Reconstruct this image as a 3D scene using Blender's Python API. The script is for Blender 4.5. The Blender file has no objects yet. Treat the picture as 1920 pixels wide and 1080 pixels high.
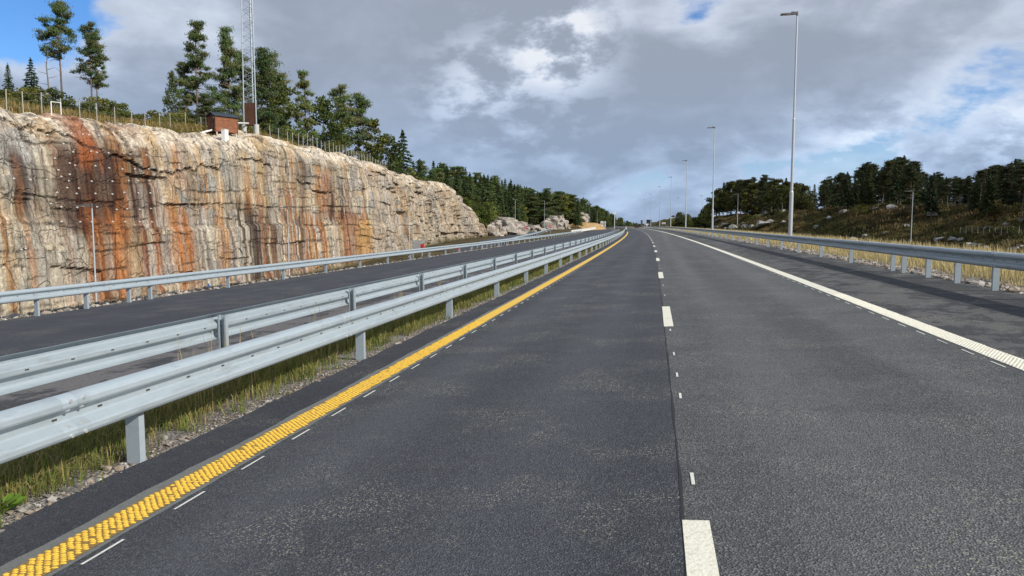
import bpy, bmesh, math, random
import numpy as np
from mathutils import Vector, Matrix
rad = math.radians
sc = bpy.context.scene
col = sc.collection
random.seed(7)
RNG = np.random.default_rng(11)

# ------------------------------------------------------------------ camera
F, VX, VY, H, K = 1386.0, 1230.0, 421.0, 1.6, 0.05
PITCH = math.atan((540 - VY) / F)
def basis(psi):
    fw = np.array([-math.sin(psi)*math.cos(PITCH), math.cos(psi)*math.cos(PITCH), -math.sin(PITCH)])
    r = np.array([math.cos(psi), math.sin(psi), 0.0])
    return r, np.cross(r, fw), fw
lo, hi = 0.0, 0.5
for _ in range(50):
    PSI = (lo + hi) / 2
    r_, u_, f_ = basis(PSI)
    if 960 + F*r_[1]/f_[1] < VX: lo = PSI
    else: hi = PSI
CR, CU, CF = basis(PSI)
cd = bpy.data.cameras.new('camera'); cam = bpy.data.objects.new('camera', cd); col.objects.link(cam)
cam.location = (0, 0, H)
cam.rotation_euler = (math.pi/2 - PITCH, 0, PSI)
cd.sensor_width = 36.0; cd.lens = 36.0 * F / 1920.0
cd.clip_start = 0.05; cd.clip_end = 12000
sc.camera = cam
def ray(x, y): return CR*(x-960)/F + CU*(540-y)/F + CF
def at_x(x, y, X):
    d = ray(x, y); return d*(X/d[0]) + np.array([0, 0, H])
def at_d(x, y, D):                       # point on a pixel's ray at forward distance D
    d = ray(x, y); return d*(D/d[1]) + np.array([0, 0, H])
def proj(P):
    P = np.asarray(P, float) - np.array([0, 0, H]); d = P @ CF
    return 960 + F*(P @ CR)/d, 540 - F*(P @ CU)/d

# ------------------------------------------------------------------ world: sky with broken cloud
SUN_AZ, SUN_EL = -22.0, 33.0              # degrees ahead of the road's right-hand side, above the horizon
w = bpy.data.worlds.new('World'); sc.world = w; w.use_nodes = True
nt = w.node_tree; nt.nodes.clear()
def wn(t, **kw):
    n = nt.nodes.new(t)
    for k, v in kw.items(): setattr(n, k, v)
    return n
L = nt.links.new
STR = 0.1
out = wn('ShaderNodeOutputWorld'); bg = wn('ShaderNodeBackground'); bg.inputs['Strength'].default_value = STR
L(bg.outputs[0], out.inputs[0])
sky = wn('ShaderNodeTexSky', sky_type='NISHITA', sun_disc=False)
sky.sun_elevation = rad(SUN_EL); sky.sun_rotation = rad(90 - SUN_AZ); sky.air_density = 1.0; sky.dust_density = 0.6
tc = wn('ShaderNodeTexCoord')
sep = wn('ShaderNodeSeparateXYZ'); L(tc.outputs['Generated'], sep.inputs[0])
def m(op, a, b=None, c=None):
    n = wn('ShaderNodeMath', operation=op)
    for i, v in enumerate((a, b, c)):
        if v is None: continue
        if hasattr(v, 'is_output'): L(v, n.inputs[i])
        else: n.inputs[i].default_value = v
    return n.outputs[0]
zc = m('ADD', m('MAXIMUM', sep.outputs[2], 0.0), 0.42)
cmb = wn('ShaderNodeCombineXYZ')
L(m('DIVIDE', sep.outputs[0], zc), cmb.inputs[0]); L(m('DIVIDE', sep.outputs[1], zc), cmb.inputs[1])
cmb.inputs[2].default_value = 3.7
def noise(scale, detail, rough, dist, vec=None):
    n = wn('ShaderNodeTexNoise'); n.inputs['Scale'].default_value = scale; n.inputs['Detail'].default_value = detail
    n.inputs['Roughness'].default_value = rough; n.inputs['Distortion'].default_value = dist
    L(vec or cmb.outputs[0], n.inputs['Vector']); return n.outputs[0]
n1 = noise(2.3, 10, 0.55, 0.15)
mp = wn('ShaderNodeMapping'); mp.inputs['Location'].default_value = (4.3, 1.7, 0.4); L(cmb.outputs[0], mp.inputs[0])
n2 = noise(4.2, 9, 0.58, 0.2, mp.outputs[0])
def blob(px, py, width):                  # soft lobe round one direction of the sky
    d = ray(px, py); d = d/np.linalg.norm(d)
    v = wn('ShaderNodeVectorMath', operation='DOT_PRODUCT'); L(tc.outputs['Generated'], v.inputs[0]); v.inputs[1].default_value = tuple(d)
    k = 1.0/(1 - math.cos(rad(width)))
    return m('EXPONENT', m('MULTIPLY', m('SUBTRACT', v.outputs['Value'], 1.0), k))
def add(*terms):
    o = None
    for t, a in terms:
        x = m('MULTIPLY', t, a); o = x if o is None else m('ADD', o, x)
    return o
dens = m('ADD', n1, add((blob(0, 0, 3.6), -0.34), (blob(1040, 75, 3.5), -0.10), (blob(900, 160, 4.5), -0.08), (blob(1290, 40, 4.5), -0.11), (blob(1180, 345, 7), -0.02), (blob(1640, 245, 4), -0.08), (blob(1880, 200, 5), -.09),
        (blob(650, 130, 12), 0.10), (blob(980, 240, 8), 0.09), (blob(1300, 190, 8), 0.07), (blob(1600, 100, 9), .05)))
def mr(v, a, b, c, d):
    n = wn('ShaderNodeMapRange', interpolation_type='SMOOTHSTEP'); L(v, n.inputs[0])
    for i, x in enumerate((a, b, c, d)): n.inputs[i+1].default_value = x
    return n.outputs[0]
cover = m('MAXIMUM', mr(dens, 0.335, 0.425, 0.0, 1.0), mr(sep.outputs[2], 0.0, 0.14, 0.9, 0.0))
n3 = mr(noise(6.5, 8, .6, .1), .42, .60, 0.0, 1.0)
rim = mr(dens, 0.38, 0.60, 1.0, 0.0)                         # thin cloud is bright, thick cloud is grey underneath
shade = m('ADD', add((rim, 0.62), (n2, 0.9), (m('MULTIPLY', blob(1060, 82, 3.6), n3), 1.5), (m('MULTIPLY', blob(890, 165, 4.2), n3), 0.8), (blob(740, 225, 6), 0.14), (m('MULTIPLY', blob(1640, 250, 3), n3), .55), (m('MULTIPLY', blob(1890, 258, 3.2), n3), .6), (m('MULTIPLY', blob(1060, 325, 5), n3), .25), (blob(1200, 330, 8), -.20), (blob(860, 40, 9), -.05)), -0.42)
cr = wn('ShaderNodeValToRGB'); L(shade, cr.inputs[0])
cr.color_ramp.elements[0].position = 0.0; cr.color_ramp.elements[0].color = (3.45, 3.85, 4.55, 1)
cr.color_ramp.elements[1].position = 1.0; cr.color_ramp.elements[1].color = (8.8, 9.0, 9.4, 1)
e = cr.color_ramp.elements.new(0.30); e.color = (4.5, 5.0, 5.9, 1)
e = cr.color_ramp.elements.new(0.62); e.color = (6.3, 6.9, 7.9, 1)
hs = wn('ShaderNodeHueSaturation'); hs.inputs['Saturation'].default_value = 1.1; hs.inputs['Value'].default_value = 1.25; skt = wn('ShaderNodeMix', data_type='RGBA', blend_type='MULTIPLY'); skt.inputs[0].default_value = 1.0; L(sky.outputs[0], skt.inputs[6]); skt.inputs[7].default_value = (.62, .82, 1.15, 1); L(skt.outputs[2], hs.inputs['Color'])
mx = wn('ShaderNodeMix', data_type='RGBA')
L(m('MULTIPLY', cover, 0.93), mx.inputs[0]); L(hs.outputs[0], mx.inputs[6])
hzm = wn('ShaderNodeMix', data_type='RGBA', blend_type='MULTIPLY'); L(mr(sep.outputs[2], 0.0, 0.25, 1.0, 0.0), hzm.inputs[0]); L(cr.outputs[0], hzm.inputs[6]); hzm.inputs[7].default_value = (.80, .95, 1.16, 1); L(hzm.outputs[2], mx.inputs[7])
L(mx.outputs[2], bg.inputs['Color'])

# ------------------------------------------------------------------ sun
sd = bpy.data.lights.new('sun', 'SUN'); sun = bpy.data.objects.new('sun', sd); col.objects.link(sun)
sd.energy = 5.0; sd.angle = rad(0.6); sd.color = (1.0, 0.955, 0.88)
to_sun = Vector((math.cos(rad(SUN_EL))*math.cos(rad(SUN_AZ)), math.cos(rad(SUN_EL))*math.sin(rad(SUN_AZ)), math.sin(rad(SUN_EL))))
sun.rotation_euler = to_sun.to_track_quat('Z', 'Y').to_euler()
vs = sc.view_settings; vs.view_transform = 'Standard'; vs.look = 'None'; vs.exposure = 0.0; vs.gamma = 1.0; vs.use_curve_mapping = False

# ------------------------------------------------------------------ helpers
def tag(o, label=None, cat=None, group=None, kind=None):
    if label: o['label'] = label
    if cat: o['category'] = cat
    if group: o['group'] = group
    if kind: o['kind'] = kind
    return o
def mesh(name, V, faces, mats=(), fm=None, smooth=False, vcol=None):
    """faces: list of (n,k) int arrays"""
    V = np.asarray(V, np.float32).reshape(-1, 3)
    me = bpy.data.meshes.new(name)
    if isinstance(faces, np.ndarray): faces = [faces]
    loops = np.concatenate([np.asarray(f, np.int32).ravel() for f in faces])
    tot = np.concatenate([np.full(len(f), np.asarray(f).shape[1], np.int32) for f in faces])
    me.vertices.add(len(V)); me.vertices.foreach_set('co', V.ravel())
    me.loops.add(len(loops)); me.loops.foreach_set('vertex_index', loops)
    me.polygons.add(len(tot)); me.polygons.foreach_set('loop_start', np.concatenate([[0], np.cumsum(tot)[:-1]]).astype(np.int32))
    me.polygons.foreach_set('loop_total', tot)
    if fm is not None: me.polygons.foreach_set('material_index', np.asarray(fm, np.int32))
    me.polygons.foreach_set('use_smooth', np.full(len(tot), bool(smooth)))
    for mt in mats: me.materials.append(mt)
    if vcol is not None:
        a = me.color_attributes.new('Col', 'FLOAT_COLOR', 'POINT')
        c = np.ones((len(V), 4), np.float32); c[:, :vcol.shape[1]] = vcol
        a.data.foreach_set('color', c.ravel())
    me.update(calc_edges=True); me.validate()
    return me
def link(name, me, parent=None, loc=None, rot=None):
    o = bpy.data.objects.new(name, me); col.objects.link(o)
    if parent is not None: o.parent = parent
    if loc is not None: o.location = tuple(float(v) for v in loc)
    if rot is not None: o.rotation_euler = rot
    return o
def empty(name, loc, rz=0.0): 
    o = link(name, None, None, loc, (0, 0, rz)); o.empty_display_size = 0.2; return o
class MB:
    """collects boxes, tubes and prisms into one mesh"""
    def __init__(s): s.V = []; s.F = {3: [], 4: []}; s.M = {3: [], 4: []}; s.n = 0
    def put(s, V, F, mi=0):
        V = np.asarray(V, float).reshape(-1, 3)
        for f in F:
            if len(f) in (3, 4): s.F[len(f)].append([i + s.n for i in f]); s.M[len(f)].append(mi)
            else:
                for j in range(1, len(f)-1): s.F[3].append([f[0]+s.n, f[j]+s.n, f[j+1]+s.n]); s.M[3].append(mi)
        s.V.append(V); s.n += len(V); return s
    def box(s, c, d, rz=0, mi=0, rx=0, ry=0):
        x, y, z = [v/2 for v in d]
        V = np.array([[a*x, b*y, e*z] for a in (-1, 1) for b in (-1, 1) for e in (-1, 1)])
        R = np.array(Matrix.Rotation(rz, 3, 'Z') @ Matrix.Rotation(ry, 3, 'Y') @ Matrix.Rotation(rx, 3, 'X'))
        V = V @ R.T + np.array(c)
        return s.put(V, [(0, 1, 3, 2), (4, 6, 7, 5), (0, 4, 5, 1), (2, 3, 7, 6), (0, 2, 6, 4), (1, 5, 7, 3)], mi)
    def tube(s, pts, r, n=8, mi=0, caps=True):
        pts = [np.asarray(p, float) for p in pts]
        rr = r if hasattr(r, '__len__') else [r]*len(pts)
        V = []
        for i, p in enumerate(pts):
            t = pts[min(i+1, len(pts)-1)] - pts[max(i-1, 0)]; t = t/np.linalg.norm(t)
            a = np.cross(t, [0, 0, 1.0]) if abs(t[2]) < 0.95 else np.cross(t, [0, 1.0, 0]); a /= np.linalg.norm(a); b = np.cross(t, a)
            for k in range(n):
                q = 2*math.pi*k/n; V.append(p + rr[i]*(a*math.cos(q) + b*math.sin(q)))
        Fs = [(i*n+k, i*n+(k+1) % n, (i+1)*n+(k+1) % n, (i+1)*n+k) for i in range(len(pts)-1) for k in range(n)]
        if caps: Fs += [tuple(range(n))[::-1], tuple(range((len(pts)-1)*n, len(pts)*n))]
        return s.put(V, Fs, mi)
    def prism(s, prof, y0, y1, mi=0, close=True):      # profile in (x,z), extruded along y
        n = len(prof); V = [(x, y, z) for y in (y0, y1) for x, z in prof]
        Fs = [(i, (i+1) % n, n+(i+1) % n, n+i) for i in range(n if close else n-1)]
        return s.put(V, Fs, mi)
    def mesh(s, name, *mats, smooth=False):
        V = np.concatenate(s.V); fs = []; fm = []
        for k in (3, 4):
            if s.F[k]: fs.append(np.array(s.F[k], np.int32)); fm += s.M[k]
        return mesh(name, V, fs, mats, fm, smooth)
# numpy noise
def _h(ix, iy, seed):
    n = (ix.astype(np.int64)*374761393 + iy.astype(np.int64)*668265263 + seed*982451653) & 0xffffffff
    n = ((n ^ (n >> 13))*1274126177) & 0xffffffff
    return ((n ^ (n >> 16)) & 0xffff)/65535.0
def vnoise(x, y, seed=0):
    ix, iy = np.floor(x), np.floor(y); fx, fy = x-ix, y-iy
    fx = fx*fx*(3-2*fx); fy = fy*fy*(3-2*fy)
    a, b = _h(ix, iy, seed), _h(ix+1, iy, seed); c, d = _h(ix, iy+1, seed), _h(ix+1, iy+1, seed)
    return a*(1-fx)*(1-fy) + b*fx*(1-fy) + c*(1-fx)*fy + d*fx*fy
def fbm(x, y, oct=4, seed=0, rough=0.5):
    s, a, t = 0.0, 1.0, 0.0
    for i in range(oct):
        s = s + a*vnoise(x*2**i + i*17.3, y*2**i + i*9.1, seed+i); t += a; a *= rough
    return s/t
def voro(x, y, seed=0):
    """returns a random value of the nearest cell, distance to the cell border, second random value"""
    ix, iy = np.floor(x), np.floor(y)
    d1 = np.full(x.shape, 9.0); d2 = d1.copy(); v1 = np.zeros(x.shape); v2 = v1.copy()
    for a in (-1, 0, 1):
        for b in (-1, 0, 1):
            cx, cy = ix+a, iy+b
            px, py = cx + 0.15+0.7*_h(cx, cy, seed), cy + 0.15+0.7*_h(cx, cy, seed+1)
            d = np.hypot(x-px, y-py); v = _h(cx, cy, seed+2); q = _h(cx, cy, seed+3)
            n = d < d1
            d2 = np.where(n, d1, np.minimum(d2, d)); v1 = np.where(n, v, v1); v2 = np.where(n, q, v2); d1 = np.where(n, d, d1)
    return v1, d2-d1, v2
def brick(x, y, w_, h_, seed, warp=.25):
    """irregular rectangular fracture blocks: random value, distance to the joint in metres, second random value"""
    x = x + warp*w_*(fbm(x*.7/w_, y*.7/h_, 3, seed+50)-.5)*2; y = y + warp*h_*(fbm(x*.6/w_+9, y*.6/h_, 3, seed+60)-.5)*2
    r_b = np.floor(y/h_); xo = x/w_ + _h(r_b, r_b*0, seed+4)*5.0; wj = xo + .35*np.sin(np.floor(xo)*7.7+r_b*3.1)*0
    c_b = np.floor(xo); fx = xo-c_b; fy = y/h_-r_b
    j = .30*(_h(c_b, r_b, seed+7)-.5); left = fx < (.0+j); c_b = np.where(left, c_b-1, c_b)
    split = _h(c_b, r_b, seed+8) > .55; half = split & (fy > .35+.3*_h(c_b, r_b, seed+9)); rv = r_b + np.where(half, .5, 0)
    a = _h(c_b, np.round(rv*2), seed); q = _h(c_b, np.round(rv*2), seed+1)
    ex = np.minimum(np.abs(fx-j), np.abs(1+.30*(_h(c_b+1, r_b, seed+7)-.5)-fx))*w_; ey = np.minimum(fy, 1-fy)*h_
    ey = np.where(split, np.minimum(ey, np.abs(fy-(.35+.3*_h(c_b, r_b, seed+9)))*h_), ey)
    return a, np.minimum(ex, ey), q
def ss(a, b, x):
    t = np.clip((np.asarray(x, float)-a)/(b-a), 0, 1); return t*t*(3-2*t)

# ------------------------------------------------------------------ materials
def mat(name, base=(0.5, 0.5, 0.5), rough=0.8, metal=0.0, spec=0.3):
    mt = bpy.data.materials.new(name); mt.use_nodes = True
    b = mt.node_tree.nodes['Principled BSDF']
    b.inputs['Base Color'].default_value = (*base, 1); b.inputs['Roughness'].default_value = rough
    b.inputs['Metallic'].default_value = metal; b.inputs['Specular IOR Level'].default_value = spec
    return mt
class N:
    """small node-graph builder"""
    def __init__(s, mt): s.t = mt.node_tree; s.b = s.t.nodes.get('Principled BSDF')
    def new(s, t, **kw):
        n = s.t.nodes.new(t)
        for k, v in kw.items(): setattr(n, k, v)
        return n
    def set(s, sock, v):
        if hasattr(v, 'is_output'): s.t.links.new(v, sock)
        elif isinstance(v, (tuple, list)) and len(v) == 3 and sock.type == 'RGBA': sock.default_value = (*v, 1)
        else: sock.default_value = v
    def coord(s, kind='Object'): return s.new('ShaderNodeTexCoord').outputs[kind]
    def pos(s): return s.new('ShaderNodeNewGeometry').outputs['Position']
    def mapping(s, v, scale=(1, 1, 1), loc=(0, 0, 0), rot=(0, 0, 0)):
        n = s.new('ShaderNodeMapping'); s.set(n.inputs[0], v); n.inputs['Scale'].default_value = scale; n.inputs['Location'].default_value = loc; n.inputs['Rotation'].default_value = rot
        return n.outputs[0]
    def noise(s, v, scale, detail=4, rough=0.5, dist=0.0):
        n = s.new('ShaderNodeTexNoise'); s.set(n.inputs['Vector'], v); n.inputs['Scale'].default_value = scale
        n.inputs['Detail'].default_value = detail; n.inputs['Roughness'].default_value = rough; n.inputs['Distortion'].default_value = dist
        return n.outputs[0]
    def voro(s, v, scale, feature='F1', out='Distance', rnd=1.0):
        n = s.new('ShaderNodeTexVoronoi', feature=feature); s.set(n.inputs['Vector'], v); n.inputs['Scale'].default_value = scale
        n.inputs['Randomness'].default_value = rnd; return n.outputs[out]
    def math(s, op, a, b=None):
        n = s.new('ShaderNodeMath', operation=op); s.set(n.inputs[0], a)
        if b is not None: s.set(n.inputs[1], b)
        return n.outputs[0]
    def mr(s, v, a, b, c=0.0, d=1.0, smooth=True):
        n = s.new('ShaderNodeMapRange'); 
        if smooth: n.interpolation_type = 'SMOOTHSTEP'
        s.set(n.inputs[0], v)
        for i, x in enumerate((a, b, c, d)): n.inputs[i+1].default_value = x
        return n.outputs[0]
    def mix(s, f, a, b, mode='MIX'):
        n = s.new('ShaderNodeMix', data_type='RGBA', blend_type=mode); s.set(n.inputs[0], f); s.set(n.inputs[6], a); s.set(n.inputs[7], b)
        return n.outputs[2]
    def bump(s, h, strength=0.5, dist=0.02):
        n = s.new('ShaderNodeBump'); s.set(n.inputs['Height'], h); n.inputs['Strength'].default_value = strength; n.inputs['Distance'].default_value = dist
        s.t.links.new(n.outputs[0], s.b.inputs['Normal'])
    def attr(s, name='Col'):
        return s.new('ShaderNodeVertexColor', layer_name=name).outputs[0]
    def sep(s, v):
        n = s.new('ShaderNodeSeparateXYZ'); s.set(n.inputs[0], v); return n.outputs
    def base(s, v): s.set(s.b.inputs['Base Color'], v)
    def rough(s, v): s.set(s.b.inputs['Roughness'], v)

def asphalt(name, c0, c1, worn=None, speck=0.5, rough=0.78, grain=95.0, tracks=()):
    mt = mat(name, c0, rough, spec=0.35); g = N(mt); p = g.pos()
    big = g.noise(g.mapping(p, (1.0, 0.25, 1.0)), 0.55, 5, 0.6)
    c = g.mix(g.mr(big, 0.3, 0.72), c0, c1)
    mid = g.noise(p, 9.0, 3, 0.6)
    c = g.mix(g.mr(mid, 0.3, 0.75, 0, 0.45), c, tuple(v*1.35 for v in c1))
    tr = g.noise(g.mapping(p, (1.3, 0.035, 1.0)), 0.8, 3, 0.5)
    c = g.mix(g.mr(tr, 0.42, 0.66, 0, 0.55), c, tuple(v*1.4 for v in c1))
    sm = g.noise(g.mapping(p, (0.12, 1.1, 1.0)), 0.9, 4, 0.6)
    c = g.mix(g.mr(sm, 0.50, 0.72, 0, 0.35), c, tuple(v*0.62 for v in c0))  # faint shadow bands across the lanes, put into the asphalt colour
    if worn:
        wn_ = g.noise(g.mapping(p, (0.9, 0.7, 1.0)), 2.0, 9, 0.70, 0.3)
        xx = g.math('ADD', g.mr(g.noise(g.mapping(p, (0.6, 0.12, 1)), 0.8, 3), 0.35, 0.65, -0.07, 0.07), wn_)
        c = g.mix(g.mr(xx, 0.47, 0.53), c, worn)
    if tracks:
        xx_ = g.sep(p)[0]
        for cx in tracks: c = g.mix(g.math('MULTIPLY', g.mr(g.math('ABSOLUTE', g.math('SUBTRACT', xx_, cx)), 0.05, 0.5, .42, 0.0), g.mr(big, .25, .7, .5, 1.0)), c, tuple(v*1.75 for v in c1))
    cell = g.voro(p, grain, 'F1', 'Color')
    sp = g.mr(g.sep(cell)[0], 0.55, 1.0, 0, 1.0)
    c = g.mix(g.math('MULTIPLY', sp, speck), c, tuple(v*2.6+0.03 for v in c1))
    dk = g.mr(g.sep(cell)[1], 0.6, 1.0, 0, 0.55)
    c = g.mix(dk, c, tuple(v*0.35 for v in c0))
    pale = g.math('MULTIPLY', g.mr(g.sep(g.voro(p, 110.0, 'F1', 'Color'))[2], 0.86, 0.93), g.mr(g.noise(p, 0.9, 5, .65), 0.46, 0.64))
    c = g.mix(g.math('MULTIPLY', pale, 0.75), c, (0.36, 0.35, 0.27))
    g.base(c)
    g.bump(g.math('ADD', g.voro(p, grain), g.math('MULTIPLY', g.noise(p, 30, 3), 0.5)), 0.75, 0.010)
    return mt
M = {}
M['asphalt'] = asphalt('asphalt_inner', (0.031, 0.034, 0.039), (0.047, 0.050, 0.056), grain=105.0, tracks=(-0.75, -2.3))
M['asphalt_outer'] = asphalt('asphalt_outer', (0.047, 0.049, 0.051), (0.084, 0.086, 0.086), grain=90.0, speck=.45, tracks=(1.05, 2.75))
M['asphalt_left'] = asphalt('asphalt_smooth', (0.032, 0.035, 0.044), (0.043, 0.047, 0.056), speck=0.2)
M['asphalt_median'] = asphalt('asphalt_fresh', (0.026, 0.028, 0.034), (0.036, 0.038, 0.045), speck=0.35)
M['shoulder'] = asphalt('asphalt_shoulder', (0.029, 0.030, 0.032), (0.042, 0.043, 0.045), worn=(0.112, 0.108, 0.102))
M['shoulder_left'] = asphalt('asphalt_shoulder_left', (0.030, 0.031, 0.036), (0.045, 0.046, 0.050), worn=(0.15, 0.14, 0.14))
def paint(name, c, dirt, scale=60, hole=0.0):
    mt = mat(name, c, 0.55); g = N(mt); p = g.pos()
    n = g.noise(p, scale, 4, 0.6); k = g.noise(p, 6, 5, 0.65)
    cc = g.mix(g.mr(n, 0.45, 0.7, 0, 0.55), c, dirt); cc = g.mix(g.mr(k, 0.5, 0.75, 0, 0.4), cc, dirt)
    g.base(cc); g.bump(n, 0.8, 0.006); return mt
M['white'] = paint('paint_white', (0.78, 0.75, 0.62), (0.50, 0.47, 0.36), 45)
M['white_thin'] = paint('paint_white_thin', (0.72, 0.71, 0.64), (0.4, 0.4, 0.36), 80)
M['yellow'] = paint('paint_yellow', (0.82, 0.51, 0.06), (0.58, 0.33, 0.04), 50)
M['yellow_base'] = paint('paint_yellow_thin', (0.27, 0.165, 0.04), (0.09, 0.06, 0.03), 70)
M['ground_off'] = paint('milled_strip', (0.165, 0.17, 0.155), (0.07, 0.072, 0.07), 70)
M['joint'] = mat('asphalt_joint', (0.026, 0.028, 0.032), 0.8)
def galv(name, c, v=0.12, rough=0.45, metal=0.2):
    mt = mat(name, c, rough, metal, 0.5); g = N(mt); p = g.coord('Object')
    a = g.voro(p, 22, 'F1', 'Color'); n = g.noise(g.mapping(p, (1, 0.35, 3)), 3.0, 6, 0.6)
    cc = g.mix(g.mr(g.sep(a)[0], 0, 1, 0, 0.3), c, tuple(x*(1+v) for x in c))
    cc = g.mix(g.mr(n, 0.48, 0.72, 0, 0.6), cc, tuple(x*(1-2.8*v) for x in c))
    gm = g.noise(g.mapping(p, (2, 0.8, 6)), 2.2, 7, 0.7); cc = g.mix(g.mr(gm, 0.54, 0.7, 0, 0.45), cc, (0.17, 0.165, 0.15))
    sc2 = g.noise(g.mapping(p, (8, 1.2, 30)), 1.5, 5, 0.7); cc = g.mix(g.mr(sc2, 0.62, 0.72, 0, 0.5), cc, tuple(min(x*1.5, .8) for x in c))
    r = g.new('ShaderNodeObjectInfo').outputs['Random']
    cc = g.mix(g.mr(r, 0, 1, 0, 0.22, False), cc, tuple(x*0.72 for x in c))
    g.base(cc); g.rough(g.mr(n, 0.3, 0.7, rough-0.06, rough+0.14)); return mt
M['galv'] = galv('galvanised_steel', (0.375, 0.435, 0.47))
M['galv_dark'] = galv('galvanised_lamp', (0.55, 0.59, 0.61), 0.1, 0.4, .35)
M['slot'] = mat('slot_dark', (0.05, 0.045, 0.04), 0.8)
M['bolt'] = mat('bolt_zinc', (0.66, 0.68, 0.68), 0.35, 0.6)
M['lamp_head'] = mat('lamp_head', (0.13, 0.125, 0.12), 0.5, 0.3)
M['glass'] = mat('lamp_glass', (0.5, 0.5, 0.48), 0.15, 0, 0.6)
M['concrete'] = mat('concrete', (0.50, 0.50, 0.48), 0.85); g = N(M['concrete']); g.base(g.mix(g.noise(g.coord(), 4, 5), (0.58, 0.57, 0.55), (0.36, 0.36, 0.34)))
M['barrier'] = mat('barrier_white', (0.72, 0.70, 0.66), 0.8); g = N(M['barrier']); g.base(g.mix(g.mr(g.noise(g.coord(), 2, 5), .4, .7), (0.76, 0.74, 0.7), (0.5, 0.49, 0.46)))
def wood(name, c, axis):
    mt = mat(name, c, 0.75); g = N(mt); p = g.coord()
    sc_ = [3.0, 3.0, 3.0]; sc_[axis] = 0.3
    n = g.noise(g.mapping(p, tuple(sc_)), 5, 5, 0.6); g.base(g.mix(g.mr(n, 0.3, 0.7), tuple(v*1.25 for v in c), tuple(v*0.6 for v in c))); return mt
M['shed'] = wood('shed_boards', (0.25, 0.10, 0.05), 1)
M['shed_dark'] = wood('shed_door', (0.14, 0.06, 0.035), 2)
M['box_wood'] = wood('mast_box', (0.12, 0.055, 0.032), 2)
M['roof'] = mat('shed_roof', (0.055, 0.075, 0.09), 0.4, 0.3)
M['white_metal'] = mat('white_metal', (0.75, 0.75, 0.73), 0.5)
M['sign_red'] = mat('sign_red', (0.62, 0.03, 0.03), 0.4)
M['sign_blue'] = mat('sign_blue', (0.05, 0.16, 0.5), 0.4)
M['sign_grey'] = mat('sign_back', (0.42, 0.44, 0.45), 0.5, 0.3)
M['sign_white'] = mat('sign_white', (0.8, 0.8, 0.78), 0.4)
M['black'] = mat('black_paint', (0.012, 0.013, 0.015), 0.3)
M['car_glass'] = mat('car_glass', (0.02, 0.025, 0.03), 0.08, 0, 0.6)
M['tyre'] = mat('tyre', (0.015, 0.015, 0.015), 0.9)
M['wire'] = mat('fence_wire', (0.4, 0.42, 0.42), 0.5, 0.5)
M['post_wood'] = mat('fence_post', (0.36, 0.34, 0.30), 0.8)
# rock: colour per vertex from the stains on the face, grain and fine cracks from the nodes
M['rock'] = mat('rock_face', (0.4, 0.36, 0.3), 0.85, spec=0.25); g = N(M['rock']); p = g.pos()
c = g.attr(); st = g.noise(g.mapping(p, (2.2, 2.2, 0.22)), 1.5, 7, 0.65)
c = g.mix(0.75, c, g.mix(g.mr(st, 0.3, 0.75), (0.55, 0.5, 0.45), (1.35, 1.35, 1.35)), 'MULTIPLY')
gr = g.noise(p, 5.0, 8, 0.7); c = g.mix(0.8, c, g.mix(g.mr(gr, 0.3, 0.7), (0.62, 0.6, 0.58), (1.3, 1.3, 1.28)), 'MULTIPLY')
cm = g.mapping(p, (0.75, 0.75, 0.55)); wv = g.new('ShaderNodeVectorMath', operation='ADD'); nn = g.new('ShaderNodeTexNoise'); nn.inputs['Scale'].default_value = 1.6; nn.inputs['Detail'].default_value = 4
g.set(nn.inputs['Vector'], p); g.t.links.new(cm, wv.inputs[0]); g.t.links.new(g.mix(0.22, (0, 0, 0), nn.outputs['Color']), wv.inputs[1])
ck = g.voro(wv.outputs[0], 1.0, 'DISTANCE_TO_EDGE', rnd=.55); ck2 = g.voro(wv.outputs[0], 2.7, 'DISTANCE_TO_EDGE', rnd=.6)
gate = g.mr(g.noise(p, 0.45, 3), 0.42, 0.6)
cr1 = g.mr(ck, 0.0, 0.028, 0.0, 1.0); cr2 = g.mix(gate, (1, 1, 1), g.mr(ck2, 0.0, 0.03, 0.35, 1.0))
c = g.mix(g.math('MULTIPLY', g.math('SUBTRACT', 1.0, g.mr(ck, 0.0, 0.022, 0.1, 1.0)), g.mr(g.noise(p, 0.6, 4, .6), 0.52, 0.62)), c, (0.045, 0.038, 0.032))
g.base(c)
g.bump(g.math('ADD', g.math('MULTIPLY', g.math('MINIMUM', cr1, g.sep(cr2)[0]), 0.8), g.math('ADD', g.math('MULTIPLY', gr, 0.9), g.math('MULTIPLY', st, 0.6))), 0.9, 0.14)
M['boulder'] = mat('boulder', (0.4, 0.38, 0.34), 0.85); g = N(M['boulder']); p = g.pos()
c = g.mix(g.mr(g.noise(p, 0.5, 5), .35, .65), (0.47, 0.41, 0.345), (0.30, 0.27, 0.235)); c = g.mix(g.mr(g.noise(p, 2.2, 8, .7), .45, .68), c, (0.15, 0.13, 0.11)); g.base(c); g.bump(g.noise(p, 3, 8, .7), 0.8, 0.2)
M['boulder_grey'] = mat('boulder_grey', (0.3, 0.3, 0.29), 0.85); g = N(M['boulder_grey']); p = g.pos()
c = g.mix(g.mr(g.noise(p, 0.8, 5), .35, .65), (0.42, 0.41, 0.38), (0.24, 0.23, 0.2)); c = g.mix(g.mr(g.noise(p, 2.2, 8, .7), .5, .7), c, (0.09, 0.09, 0.06)); g.base(c); g.bump(g.noise(p, 3, 8, .7), 0.8, 0.2)
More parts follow.
